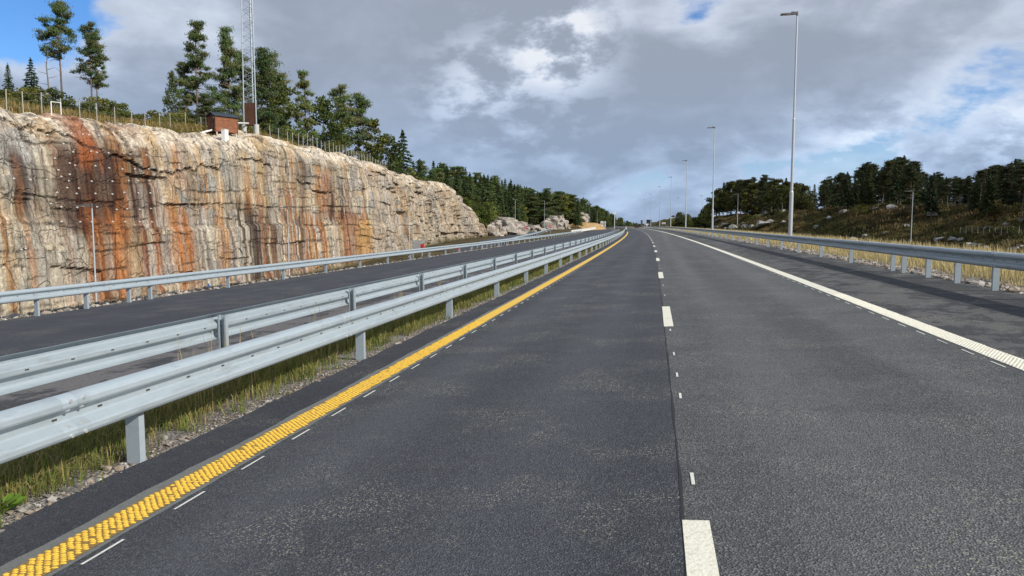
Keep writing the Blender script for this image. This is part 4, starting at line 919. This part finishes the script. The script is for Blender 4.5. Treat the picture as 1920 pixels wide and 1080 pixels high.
cliff_tree('cone_pine', 425, 60, -63, 'tall pine between the cone-shaped pine and the lattice mast', G1, .9, 1); cliff_tree('leafy', 322, 132, -60, 'thin sparse young tree at the end of the dense clump', G1, .45)
cliff_tree('pine', 452, 100, -66, 'dark pine right behind the lattice mast', G1, 1.1, 2); cliff_tree('cone_pine', 490, 98, -66, 'broad dark pine on the far side of the mast', G1, 1.15, 1); cliff_tree('pine', 510, 102, -68, 'dense dark pine behind the mast clump', G1, 1.1, 2); cliff_tree('leafy', 530, 150, -66, 'green deciduous tree under the mast pines', G1, 1.0)
cliff_tree('cone_pine', 569, 136, -63, 'single conical pine with a bare lower trunk above the fence', G1, .85, 0); cliff_tree('leafy', 604, 180, -64, 'rounded deciduous tree beside the single conical pine', G1, 1.0, 2); cliff_tree('pine', 640, 166, -62, 'yellow-green pine above the sloping fence', G1, 1.25, 0); cliff_tree('pine', 668, 178, -63, 'pine leaning over the sloping fence next to the yellow-green pine', G1, 1.1, 1)
cliff_tree('leafy', 698, 220, -60, 'pale grey-green birch at the end of the fence', G1, 1.05, 1); cliff_tree('leafy', 722, 250, -58, 'low round tree beside the pale birch', G1, 1.1, 2); cliff_tree('spruce', 755, 246, -58, 'broad spruce beyond the fence end', G1, 1.35, 2); cliff_tree('spruce', 738, 258, -60, 'short spruce pressed against the broad spruce', G1, 1.1)
for k, x in enumerate(range(335, 700, 14)):
    P = at_x(x+rt.uniform(-5, 5), 0, -57-rt.uniform(0, 8)); z = hz(P); hgt = rt.uniform(2.6, 6.0); kd = ['leafy', 'leafy', 'spruce', 'pine', 'leafy'][k % 5]
    tree(kd, (P[0], P[1], z-.1), hgt*(1.2 if kd == 'pine' else 1), {'leafy': 'deciduous tree filling the clump behind the mast and fence', 'spruce': 'small spruce filling the clump behind the mast and fence', 'pine': 'small pine filling the clump behind the mast and fence'}[kd], 'undergrowth trees behind the mast', 1.25)
for k in range(36):
    x = 318 + 11.5*k; P = at_x(x, 0, -66-rt.uniform(0, 6)); z = hz(P)
    if x < 330: continue
    tree(['pine', 'spruce', 'cone_pine'][k % 3], (P[0], P[1], z-.1), rt.uniform(5.5, 8.8) * (1 if x < 560 else .8), {0: 'pine standing deep in the clump behind the mast', 1: 'spruce standing deep in the clump behind the mast', 2: 'conical pine standing deep in the clump behind the mast'}[k % 3], 'inner trees of the cliff-top clump')
for k in range(34):
    x = -5 + 10*k + rt.uniform(-4, 4); P = at_x(x, 0, -50-rt.uniform(0, 9)); z = hz(P); kd = ['bush', 'bush', 'spruce', 'bush', 'leafy'][k % 5]
    hgt = rt.uniform(1.0, 2.4)
    tree(kd, (P[0], P[1], z-.1), hgt, {'bush': 'green bush in the undergrowth behind the fence', 'spruce': 'knee-high young spruce in the undergrowth behind the fence', 'leafy': 'young leafy sapling in the undergrowth behind the fence'}[kd], 'undergrowth along the hilltop fence', 1.25)
# dead slim tree
b = MB(); b.tube([(0, 0, 0), (.05, 0, 2.6), (-.1, 0, 4.8), (.15, 0, 6.2)], [.09, .07, .05, .02], 6)
for z, a, l in ((2.6, 0, 1.0), (3.0, 3, 1.2), (3.6, .4, .9), (4.0, 3.3, .9), (4.4, 0.2, .8), (5.0, 2.8, .6), (5.4, 0, .5)): b.tube([(0, 0, z), (l*math.cos(a), l*math.sin(a), z+.25)], [.03, .01], 4)
P = at_x(87, 95, -58); z = hz(P); o = link('dead_tree', b.mesh('dead_tree', M['bark_grey']), None, (P[0], P[1], z)); s_ = (P[2]-z)/6.2; o.scale = (s_, s_, s_); tag(o, 'slim bare dead tree beside the tallest cliff-top pine', 'tree')

# forest along the far left hill
OL = [(700, 250), (745, 262), (770, 290), (800, 300), (830, 305), (850, 312), (868, 305), (885, 314), (900, 322), (930, 321), (960, 335), (1000, 342), (1045, 350), (1075, 358), (1092, 368), (1102, 384), (1130, 391), (1150, 402), (1180, 415), (1205, 420)]
def outl(x, T_): return np.interp(x, [q[0] for q in T_], [q[1] for q in T_])
rows = []
for k in range(300):
    f = (k+.5)/300; Y = 118 + 430*f**1.25 + rt.uniform(-4, 4); o_ = -47 - 34*rt.random()**1.1 + (0 if Y < 172 else 6.5)
    rows.append((Y, o_))
cnt = 0
for Y, o_ in rows:
    X = o_+float(C(Y)); z = float(hill_z(o_, Y)); x, _ = proj((X, Y, z))
    if x < 745 or x > 1102: continue
    yt = outl(x, OL) + abs(rt.gauss(0, 7)); d = ray(x, yt); hmax = (d*(Y/d[1]))[2] + H - z
    hgt = min(max(hmax*(1 if -o_ > 58 else rt.uniform(.7, 1.0)), 2.8), 17.0); r = rt.random(); near = -o_ < 47
    kd = 'spruce' if r < .62 else ('cone_pine' if r < .78 else ('pine' if r < .86 else 'leafy'))
    if near and r > .5: kd = 'leafy'
    if kd == 'leafy': hgt = min(hgt, 9)
    tree(kd, (X, Y, z-.15), hgt, {'spruce': 'dark spruce in the forest running along beyond the rock wall', 'cone_pine': 'conical pine in the forest running along beyond the rock wall', 'pine': 'pine in the forest running along beyond the rock wall', 'leafy': 'sunlit deciduous tree at the edge of the forest beyond the rock wall'}[kd], 'forest along the opposite side', 1.2 if kd != 'leafy' else 1.35)
for k in range(70):                       # the wooded slope runs on behind the outcrops and the mound
    x = rt.uniform(985, 1150); D = rt.uniform(300, 470) if x < 1095 else rt.uniform(420, 520); yt = outl(x, OL) + abs(rt.gauss(0, 9)) + 4; P = at_d(x, yt, D); z = float(hill_z(P[0]-float(C(P[1])), P[1])) if P[0]-float(C(P[1])) < -39 else .5
    kd = ['spruce', 'spruce', 'leafy', 'cone_pine'][k % 4]
    tree(kd, (P[0], P[1], z-.2), min(max(P[2]-z, 3.0), 16), {'spruce': 'dark spruce on the slope behind the far outcrops and sandy mound', 'leafy': 'sunlit deciduous tree on the slope behind the far outcrops and sandy mound', 'cone_pine': 'conical pine on the slope behind the far outcrops and sandy mound'}[kd], 'trees behind the far outcrops', 1.35)
# short growth just above the far end of the wall
for k in range(40):
    Y = rt.uniform(98, 175); o_ = -43.5 - 6*rt.random(); X = o_+float(C(Y)); z = float(hill_z(o_, Y)); kd = ['bush', 'leafy', 'spruce', 'bush'][k % 4]
    tree(kd, (X, Y, z-.1), rt.uniform(1.2, 2.6) if kd != 'spruce' else rt.uniform(1.8, 3.6), {'bush': 'low bush on the crest above the grey end of the rock wall', 'leafy': 'small leafy sapling on the crest above the grey end of the rock wall', 'spruce': 'small spruce on the crest above the grey end of the rock wall'}[kd], 'low growth above the wall end', 1.4)
# far belt of trees closing the road
for k in range(90):
    x = 1090 + 118*rt.random()**.9; D = rt.uniform(520, 760); yt = outl(x, OL) + abs(rt.gauss(0, 2.5)); P = at_d(x, yt, D); z = -1.0
    kd = ['spruce', 'leafy', 'cone_pine', 'spruce'][k % 4]
    tree(kd, (P[0], P[1], z), max(P[2]-z, 3), {'spruce': 'tiny far spruce in the belt that closes off the road', 'leafy': 'tiny far leafy tree in the belt that closes off the road', 'cone_pine': 'tiny far pine in the belt that closes off the road'}[kd], 'far tree belt', 1.5)
P = at_d(1118, 386, 430); tree('pine', (P[0], P[1], 1.0), P[2]-1.0, 'lone umbrella-shaped pine standing out above the far sandy mound', None, 1.1, 1)

# forest on the right hill, cloud shade put into its foliage colours
OR = [(1235, 425), (1262, 402), (1268, 393), (1285, 398), (1300, 405), (1312, 402), (1330, 378), (1340, 352), (1356, 340), (1395, 330), (1420, 325), (1450, 328), (1475, 333), (1500, 338), (1520, 345), (1545, 330), (1580, 322), (1605, 318), (1622, 305), (1630, 296), (1645, 312), (1668, 298), (1690, 292), (1705, 298), (1720, 312), (1745, 318), (1770, 330), (1800, 330), (1825, 322), (1850, 306), (1870, 312), (1900, 298), (1925, 300)]
for k in range(265):
    f = (k+.5)/265; Y = 120 + 190*f + rt.uniform(-3, 3); of_ = 43-28*float(ss(115, 190, Y)); o_ = max(of_ + 22, .12*Y) + (.56*Y-max(of_ + 22, .12*Y))*rt.random()
    if k % 9 == 0: o_ = of_ + 19
    X = o_+float(C(Y)); z = float(ground_z(o_, Y)); x, _ = proj((X, Y, z))
    if x < 1325 or x > 2050: continue
    yt = outl(x, OR) + abs(rt.gauss(0, 9)); d = ray(x, yt); hmax = (d*(Y/d[1]))[2] + H - z; hgt = min(max(hmax, 4.0), 18.0); r = rt.random()
    kd = ('shade_tint_leafy' if r < .30 else 'shade_tint_spruce' if r < .7 else 'shade_tint_pine') if x < 1530 else ('shade_tint_spruce' if r < .45 else 'shade_tint_pine')
    if kd == 'shade_tint_leafy': hgt = min(hgt, 12)
    tree(kd, (X, Y, z-.15), hgt, {'shade_tint_spruce': 'shade-tinted spruce in the forest above the heath', 'shade_tint_pine': 'shade-tinted pine in the forest above the heath', 'shade_tint_leafy': 'olive-green deciduous tree above the rocky knoll'}[kd], 'forest above the heath', 1.15 if kd != 'shade_tint_leafy' else 1.4)
for k in range(26):
    x = 1262 + 75*rt.random(); D = rt.uniform(250, 330); yt = outl(x, OR) + abs(rt.gauss(0, 4)); P = at_d(x, yt, D); z = float(ground_z(P[0]-float(C(D)), D))
    tree(['shade_tint_leafy', 'leafy', 'spruce'][k % 3], (P[0], P[1], z-.1), max(P[2]-z, 2.5), ['olive deciduous tree beyond the rocky knoll', 'light green deciduous tree beyond the rocky knoll', 'small spruce beyond the rocky knoll'][k % 3], 'trees past the knoll', 1.4)
for k in range(46):
    Y = rt.uniform(60, 230); of_ = 43-28*float(ss(115, 190, Y)); o_ = of_ + rt.uniform(6, 26); X = o_+float(C(Y)); z = float(ground_z(o_, Y))
    tree(['bush', 'bush', 'leafy'][k % 3], (X, Y, z-.1), rt.uniform(.8, 2.0), ['low dark bush on the heath slope', 'low dark bush on the heath slope', 'thin leafy sapling on the heath slope'][k % 3], 'bushes on the heath slope', 1.2)

# ------------------------------------------------------------------ fence along the cliff top, and the picket fence on the knoll
def fence(name, label, pts, ht, r, wires=3, material=None, group='wire fences'):
    root = empty(name, pts[0]); tag(root, label, 'fence', group); base = np.array(pts[0])
    b = MB(); b.tube([(0, 0, -.2), (0, 0, ht)], r, 6); pm = b.mesh('post', material or M['post_wood'])
    for p in pts: link('post', pm, root, np.array(p)-base, (rt.uniform(-.03, .03), rt.uniform(-.03, .03), 0))
    if wires:
        b = MB()
        for w_ in range(wires):
            for p, q in zip(pts[:-1], pts[1:]):
                z = ht*(.25+.68*w_/(wires-1)); b.tube([np.array(p)-base+(0, 0, z), np.array(q)-base+(0, 0, z)], .006, 3, caps=False)
        o = link('wire', b.mesh('wire', M['wire']), root); tag(o, kind='stuff')
    return root
def edge_pt(x, back=3.0):
    P = at_x(x, 200, XW-back); Y = P[1]; i = int(np.argmin(np.abs(Ycol-Y))); j = 104+int(26*min(back/5.5, .6)); 
    X = XW-back; zz = max(float(np.interp(-X, -wX[i, 104:], wZ[i, 104:])), float(hill_z(X-float(C(Y)), Y)))
    return np.array([X, Y, zz])
fence('wire_fence', 'wire fence with pale posts along the rock edge before the lone pines', [edge_pt(x, 3.2) for x in (-20, 12, 43, 78, 114, 149, 181, 214, 246, 271)], 1.45, .035)
fence('wire_fence', 'wire fence climbing the dry grass behind the shed', [np.array([*(lambda P: (P[0], P[1]))(at_x(x, 0, X)), hz(at_x(x, 0, X))]) for x, X in ((290, -44), (310, -45.5), (339, -47), (369, -48.5), (398, -50), (425, -51))], 1.5, .035)
fx = [505, 521, 538, 547, 558, 567, 575, 585, 593, 601, 608, 616, 623, 629, 635, 641, 647, 652, 658, 662, 667, 672, 677, 682, 687, 692, 697, 702, 707, 712, 716, 720]
fence('wire_fence', 'close-set wire fence running down the rock edge past the mast', [edge_pt(x, 3.0) for x in fx], 1.6, .035, 4)
root = empty('gate', edge_pt(96, 2.6)); tag(root, 'white tubular gate frame standing on the rock edge', 'gate')
b = MB(); b.tube([(0, 0, -.1), (0, 0, .95)], .035, 6); pm = b.mesh('gate_post', M['white_metal']); q = edge_pt(114, 2.6)-edge_pt(96, 2.6); link('gate_post', pm, root); link('gate_post', pm, root, q)
b = MB(); b.tube([(0, 0, .92), q+np.array([0, 0, .92])], .03, 6); link('top_rail', b.mesh('top_rail', M['white_metal']), root)
kp = []
for x in range(1350, 1382, 4):
    Pk = hit(x, 399, 120) or hit(x, 405, 120) or hit(x, 412, 120)
    if Pk: kp.append(np.array(Pk))
if len(kp) > 1: fence('picket_fence', 'short row of grey stakes on top of the rocky knoll', kp, 1.1, .05, 2)
kp = []
for x in range(1800, 1920, 11):
    Pk = hit(x, 441)
    if Pk: kp.append(np.array(Pk))
if len(kp) > 1: fence('stake_fence', 'weathered stake fence crossing the lower heath', kp, 1.2, .05, 2)
kp = [W(-31.5, Y, ramp_z(Y)) + np.array([0, 0, .3]) for Y in np.arange(186, 222, 2.5)]
fence('wire_fence', 'far wire fence between the two pale outcrops', kp, 1.9, .05, 3)

# ------------------------------------------------------------------ shed and mast on the rock
P = edge_pt(433, 2.4); SH = empty('shed', P + np.array([-.9, 0, .35]), rad(-30)); SH.scale = (.75, .75, .75); tag(SH, 'small brown wooden shed with dark metal roof on the rock edge', 'shed')
Lx, Ly, Hz_ = 1.9, 3.0, 1.95     # the long side faces the road
def part(name, b, parent, *mats, **kw): return link(name, b.mesh(name, *mats), parent, **kw)
b = MB()
for k in range(13):              # overlapping boards, long sides and gables
    z = .3+.15*k
    for sx in (-1, 1): b.box((sx*(Lx/2+.006), 0, z+.07), (.03, Ly-.14, .146), ry=sx*.06)
    if k < 13: 
        b.box((0, Ly/2+.006, z+.07), (Lx-.1, .03, .146))
        for sx in (-1, 1): b.box((sx*.72, -Ly/2-.006, z+.07), (.36, .03, .146))
b.box((0, 0, 1.2), (Lx-.05, Ly-.05, 1.85)); part('wall', b, SH, M['shed'])
b = MB()
for sy in (-1, 1): b = MB(); b.put([(-Lx/2, sy*(Ly/2-.02), 2.2), (Lx/2, sy*(Ly/2-.02), 2.2), (0, sy*(Ly/2-.02), 2.72), (-Lx/2, sy*(Ly/2-.02)+.05, 2.2), (Lx/2, sy*(Ly/2-.02)+.05, 2.2), (0, sy*(Ly/2-.02)+.05, 2.72)], [(0, 1, 2), (3, 5, 4), (0, 3, 4, 1), (1, 4, 5, 2), (2, 5, 3, 0)]); part('gable', b, SH, M['shed_dark'])
b = MB()
for sx in (-1, 1):
    for sy in (-1, 1): b = MB(); b.box((sx*(Lx/2), sy*(Ly/2), 1.2), (.09, .09, 1.96)); part('corner_trim', b, SH, M['shed'])
b = MB(); a = math.atan2(.55, Lx/2+.2)
for sx in (-1, 1):
    b.box((sx*(Lx/4+.09), 0, 2.5), (1.32, Ly+.5, .05), ry=sx*a)
    for k in range(18): b.box((sx*(Lx/4+.09), -Ly/2-.2+k*.2, 2.535), (1.3, .04, .03), ry=sx*a)
rf = part('roof', b, SH, M['roof'])
b = MB(); b.box((0, 0, 2.79), (.22, Ly+.5, .04)); part('ridge_cap', b, rf, M['roof'])
b = MB(); b.box((0, -Ly/2-.03, 1.25), (.95, .05, 1.85)); dr = part('door', b, SH, M['shed_dark']); b = MB(); b.box((.36, -Ly/2-.08, 1.2), (.03, .06, .14)); part('handle', b, dr, M['galv'])
b = MB(); b.box((.62, -Ly/2-.08, 2.0), (.14, .08, .14)); part('wall_lamp', b, SH, M['white_metal'])
for sx in (-1, 1):
    for y in (-1.3, 0, 1.3): b = MB(); b.box((sx*.8, y, -.05), (.16, .16, .6)); part('foundation_block', b, SH, M['concrete'])
b = MB(); b.box((0, -Ly/2-1.0, .12), (.9, 1.5, .05), rx=.35); 
for sx in (-1, 1): b.box((sx*.45, -Ly/2-1.0, .2), (.06, 1.6, .14), rx=.35)
part('entry_ramp', b, SH, M['white_metal'])
cb = empty('cabinet', edge_pt(420, 1.5)); tag(cb, 'white electrical cabinet in front of the brown shed', 'cabinet')
b = MB(); b.box((0, 0, .55), (.35, .62, 1.1)); part('body', b, cb, M['white_metal']); b = MB(); b.box((.185, 0, .58), (.02, .54, .96)); part('door', b, cb, M['white_metal']); b = MB(); b.box((0, 0, 1.12), (.4, .68, .05)); part('lid', b, cb, M['white_metal'])
MP = edge_pt(472, 3.8); MP[2] += .35
ma = empty('lattice_mast', MP, rad(-18)); tag(ma, 'tall grey steel lattice mast rising from concrete footings on the rock', 'mast')
MH, R0 = 26.0, .82
ang = [rad(-12), rad(108), rad(228)]
def leg_at(i, z): r_m = R0*(1-.011*z); return np.array([r_m*math.cos(ang[i]), r_m*math.sin(ang[i]), z])
for i in range(3):
    b = MB(); b.tube([leg_at(i, .6), leg_at(i, MH)], [.062, .05], 8)
    for z in (3.2, 9.2, 15.2, 21.2): b.tube([leg_at(i, z), leg_at(i, z+.12)], .10, 8)
    part('leg', b, ma, M['galv'])
    b = MB(); q = leg_at(i, 0); b.tube([(q[0], q[1], -.6), (q[0], q[1], .85)], .26, 14); part('footing', b, ma, M['concrete'])
b = MB(); nb = 34
for i in range(3):
    j = (i+1) % 3
    for k in range(nb):
        z0, z1 = 3.2+k*(MH-3.2)/nb, 3.2+(k+1)*(MH-3.2)/nb; p0, p1 = (leg_at(i, z0), leg_at(j, z1)) if k % 2 else (leg_at(j, z0), leg_at(i, z1)); b.tube([p0, p1], .02, 4, caps=False)
        if k % 2 == 0: b.tube([leg_at(i, z0), leg_at(j, z0)], .016, 4, caps=False)
o = part('bracing', b, ma, M['galv']); tag(o, kind='stuff')
b = MB(); b.tube([(.12, .1, 1), (.1, .08, MH)], .05, 6); b.tube([(.0, .1, 1), (.0, .08, MH)], .03, 6); part('cable_run', b, ma, M['galv_dark'])
bx_ = empty('mast_enclosure', MP, rad(-18)); tag(bx_, 'dark brown boarded enclosure inside the foot of the lattice mast', 'enclosure')
tri = [leg_at(i, 0)*np.array([.93, .93, 1]) for i in range(3)]
for i in range(3):
    j = (i+1) % 3; d = tri[j]-tri[i]; ln_ = np.linalg.norm(d); rz = math.atan2(d[1], d[0])
    for k in range(10):
        c_ = tri[i]+d*(k+.5)/10; b = MB(); b.box((c_[0], c_[1], 1.95), (ln_/10*.93, .035, 2.3), rz=rz); part('board', b, bx_, M['box_wood'])
    b = MB(); c_ = (tri[i]+tri[j])/2*.96; b.box((c_[0], c_[1], 1.95), (ln_*.98, .03, 2.2), rz=rz); part('backing', b, bx_, M['box_wood'])
ct = empty('cable_tray', (SH.location+Vector((.3, 1.5, 1.35)))); tag(ct, 'white cable tray bridging the shed and the mast enclosure', 'cable tray')
tv = Vector(MP)+Vector((-.2, -.4, 1.0)) - ct.location; b = MB(); b.tube([(0, 0, 0), tv], .09, 4); part('channel', b, ct, M['white_metal']); b = MB(); b.tube([(.02, 0, .12), Vector(tv)+Vector((.02, 0, .12))], .03, 6); part('cable', b, ct, M['slot'])

# ------------------------------------------------------------------ signs
def disc(b, c, r, t=.02, n=24, mi=0): b.tube([np.array(c)+(0, -t/2, 0), np.array(c)+(0, t/2, 0)], r, n, mi)
def no_entry(x, yc, yb, D, label):
    B = at_d(x, yb, D); T = at_d(x, yc, D); h = T[2]-B[2]; e_ = empty('no_entry_sign', B, -PSI*0); tag(e_, label, 'sign', 'no-entry signs')
    r_s = .34; b = MB(); b.tube([(0, .03, -.3), (0, .03, h+.3)], .04, 8); part('post', b, e_, M['galv'])
    b = MB(); disc(b, (0, 0, h), r_s); f_ = part('disc', b, e_, M['sign_red']); b = MB(); b.box((0, -.016, h), (.46, .01, .10)); part('white_bar', b, f_, M['sign_white'])
    b = MB(); disc(b, (0, .004, h), r_s+.03, .012); part('rim', b, e_, M['sign_white'])
no_entry(988, 426.5, 441, 164, 'red no-entry sign in front of the pale outcrop'); no_entry(1032, 425, 440, 166, 'red no-entry sign standing alone on the road side of the ramp')
P = at_x(767, 465, -32.0); bo = empty('striped_board', (P[0]+.6, P[1], ramp_z(P[1]))); tag(bo, 'pale road sign seen from behind on two posts by the ramp', 'sign')
q0, q1 = at_d(776, 450, P[1]), at_d(792, 468, P[1]); base = np.array(bo.location)
for x in (774, 791):
    q = at_d(x, 449, P[1])-base; b = MB(); b.box((q[0], .06, q[2]/2), (.14, .08, q[2])); part('post', b, bo, M['galv'])
c_ = (q0+q1)/2-base; b = MB()
for k in range(5): b.box((c_[0], 0, c_[2]+.45-.30*k), (abs(q1[0]-q0[0])-.12, .03, .27))
part('panel', b, bo, M['sign_grey'])
q = at_d(792, 461, P[1]-2); bo = empty('red_lamp', (q[0], q[1], q[2]-.25)); tag(bo, 'red warning light box hung beside the pale sign', 'warning light')
b = MB(); b.box((0, 0, .25), (.42, .3, .46)); part('housing', b, bo, M['sign_red']); b = MB(); b.box((0, -.17, .05), (.2, .04, .12)); part('lens', b, bo, M['black'])
q = at_d(859, 465, 96); bo = empty('red_marker', (q[0], q[1], q[2]-.2)); tag(bo, 'small red marker plate under the guardrail', 'marker'); b = MB(); b.box((0, 0, .15), (.35, .05, .35)); part('plate', b, bo, M['sign_red']); b = MB(); b.tube([(0, .05, -1.5), (0, .05, .4)], .03, 6); part('post', b, bo, M['galv'])
q = at_x(450, 524, -27.0); bo = empty('round_sign', (q[0], q[1], q[2]-1.9)); tag(bo, 'small round white sign with red ring seen under the guardrail', 'sign')
b = MB(); b.tube([(0, .03, -.6), (0, .03, 2.0)], .03, 6); part('post', b, bo, M['galv']); b = MB(); disc(b, (0, 0, 1.9), .13); part('ring', b, bo, M['sign_red']); b = MB(); disc(b, (0, -.012, 1.9), .10, .01); dsc = part('face', b, bo, M['sign_white'])
b = MB(); b.box((0, -.02, 1.9), (.13, .006, .02), ry=.8); b.box((0, -.02, 1.9), (.13, .006, .02), ry=-.8); part('cross', b, dsc, M['slot'])
q = at_x(391, 537, -27.0); bo = empty('blue_marker', (q[0], q[1], q[2]-.15)); tag(bo, 'little blue triangular marker at the gravel edge', 'marker')
b = MB(); b.put([(-.16, 0, .04), (.16, 0, .04), (0, 0, .34), (-.16, .03, .04), (.16, .03, .04), (0, .03, .34)], [(0, 1, 2), (3, 5, 4), (0, 3, 4, 1), (1, 4, 5, 2), (2, 5, 3, 0)]); part('plate', b, bo, M['sign_blue']); b = MB(); b.tube([(0, .04, -1.0), (0, .04, .2)], .02, 6); part('stake', b, bo, M['galv'])
# far boards and posts
def board(x0, x1, y0, y1, D, label, name='sign_board', m_=None):
    a, c2 = at_d(x0, y1, D), at_d(x1, y0, D); e_ = empty(name, ((a[0]+c2[0])/2, D, a[2]-1.2)); tag(e_, label, 'sign'); wd, h = c2[0]-a[0], c2[2]-a[2]
    b = MB(); b.box((0, 0, 1.2+h/2), (wd, .08, h)); pn = part('panel', b, e_, m_ or M['sign_white']); b = MB()
    b.box((0, -.045, 1.2+h*.5), (wd*.7, .02, h*.55)); part('face', b, pn, M['sign_grey'])
    for sx in (-.4, .4): b = MB(); b.tube([(sx*wd, .08, -.5), (sx*wd, .08, 1.2+h)], .06, 6); part('post', b, e_, M['galv'])
board(1126, 1131.5, 415, 424, 330, 'large white information board at the far end of the median'); board(1133, 1136, 415, 425, 325, 'narrow white board beside the large information board')
board(1241, 1248, 417, 420, 420, 'white direction board beside the far lamp masts')
q = at_d(1152, 426, 250); bo = empty('round_sign', q); tag(bo, 'white round sign on a pole where the median guardrails end', 'sign'); T = at_d(1152, 399, 250); h = T[2]-q[2]
b = MB(); b.tube([(0, .04, -.5), (0, .04, h)], .09, 8); part('post', b, bo, M['white_metal']); b = MB(); disc(b, (0, 0, h), .55, .04); part('disc', b, bo, M['sign_white'])
q = at_d(1174, 430, 235); bo = empty('marker_post', q); tag(bo, 'short white marker post beside the far lane', 'marker'); b = MB(); b.box((0, 0, .45), (.4, .2, .9)); part('post', b, bo, M['sign_white']); b = MB(); b.box((0, -.11, .7), (.25, .02, .2)); part('reflector', b, bo, M['slot'])
# white concrete barriers
b = MB(); pr = [(-.3, 0), (-.27, .08), (-.14, .28), (-.09, .82), (.09, .82), (.14, .28), (.27, .08), (.3, 0)]; b.prism(pr, -1.95, 1.95); n = len(pr)
b.F[3] += [[0, i, i+1] for i in range(1, n-1)] + [[n, n+i+1, n+i] for i in range(1, n-1)]; b.M[3] += [0]*(2*(n-2)); BAR = b.mesh('concrete_barrier', M['barrier'])
for k in range(24):
    Y = 212 + 4.3*k; o_ = -18.6 + .055*(Y-212)*.8; o = link('concrete_barrier', BAR, None, W(o_, Y, K*o_ + .1 + .004*(Y-212)), (0, 0, -heading(Y)-.03)); tag(o, 'white concrete barrier block in the far row beside the opposite road', 'barrier', 'white concrete barriers')
# ------------------------------------------------------------------ cars and the far building
def car(loc, rz, paint_, label, L_=4.3, Wd=1.8, Hh=1.48, van=False):
    e_ = empty('car', loc, rz); tag(e_, label, 'car'); b = MB()
    if van: pr = [(-L_/2, .35), (-L_/2, 1.75), (-L_/2+.2, 1.9), (L_/2-1.5, 1.9), (L_/2-.8, 1.15), (L_/2-.05, .95), (L_/2, .35)]
    else: pr = [(-L_/2, .35), (-L_/2, .85), (-L_/2+.3, .98), (-L_/2+.75, Hh-.05), (-L_/2+1.1, Hh), (.35, Hh), (1.05, .98), (L_/2-.2, .82), (L_/2, .6), (L_/2, .35)]
    n = len(pr); V = []
    for sx in (-1, 1):
        for y, z in pr: V.append((sx*(Wd/2-(.18 if z > 1.1 else 0)), y, z))
    b.put(V, [(i, (i+1) % n, n+(i+1) % n, n+i) for i in range(n)] + [tuple(range(n))[::-1], tuple(range(n, 2*n))]); part('body', b, e_, paint_)
    for sy in (-1, 1):
        for sx in (-1, 1):
            b = MB(); b.tube([(sx*(Wd/2-.2), sy*L_*.31, .32), (sx*(Wd/2+.01), sy*L_*.31, .32)], .32, 14); wh = part('wheel', b, e_, M['tyre']); b = MB(); b.tube([(sx*(Wd/2-.02), sy*L_*.31, .32), (sx*(Wd/2+.02), sy*L_*.31, .32)], .2, 10); part('rim', b, wh, M['galv'])
    b = MB(); b.box((0, -L_/2+.5 if not van else -L_/2-.01, 1.2), (Wd-.5, .04, .36), rx=-.75 if not van else 0); part('rear_window', b, e_, M['car_glass'])
    for sx in (-1, 1):
        b = MB(); b.box((sx*(Wd/2-.145), -.1, 1.2), (.04, 1.7, .3)); part('side_window', b, e_, M['car_glass']); b = MB(); b.box((sx*(Wd/2-.25), -L_/2-.01, .75), (.3, .04, .14)); part('tail_light', b, e_, M['sign_red'])
q = at_d(1193.5, 428.0, 330); car((q[0], q[1], q[2]-.05), rad(4), M['black'], 'black car driving away on the far road', Hh=1.5)
q = at_d(1271, 426, 330); car((q[0], q[1], q[2]-.4), rad(75), mat('car_white', (.75, .75, .74), .3), 'white car on the road behind the far guardrail')
q = at_d(1279, 427, 345); car((q[0], q[1], q[2]-.4), rad(70), mat('car_silver', (.6, .62, .64), .3, .3), 'silver van just behind the white car', 4.8, 1.9, van=True)
q = at_d(1213, 427, 470); hs_ = empty('house', (q[0], q[1], q[2]-.6)); tag(hs_, 'far white house with a dark upper storey at the end of the road', 'house'); u = 470/F
b = MB(); b.box((0, 0, 1.6), (5*u*1.3, 4, 3.2)); part('wall', b, hs_, M['sign_white']); b = MB(); b.box((1.2, 0, 4.2), (10*u*.9, 4, 2.2)); part('upper_storey', b, hs_, mat('dark_cladding', (.035, .04, .05), .7))
b = MB(); b.box((1.2, 0, 5.4), (10*u, 4.6, .3)); part('roof', b, hs_, M['roof'])
for sx in (-.8, .9): b = MB(); b.box((sx, -2.02, 1.9), (.8, .06, 1.2)); w_ = part('window', b, hs_, M['car_glass']); b = MB(); b.box((sx, -2.05, 1.27), (1.0, .1, .08)); part('sill', b, w_, M['sign_white'])
q = at_d(1203, 427, 440); hs_ = empty('portal_pillar', (q[0], q[1], q[2]-.6)); tag(hs_, 'dark upright pillar beside the far lane', 'pillar'); b = MB(); b.box((0, 0, 2.4), (1.1, .8, 4.8)); part('shaft', b, hs_, mat('pillar', (.09, .085, .11), .7)); b = MB(); b.box((0, 0, 4.9), (1.3, 1.0, .2)); part('cap', b, hs_, M['roof'])
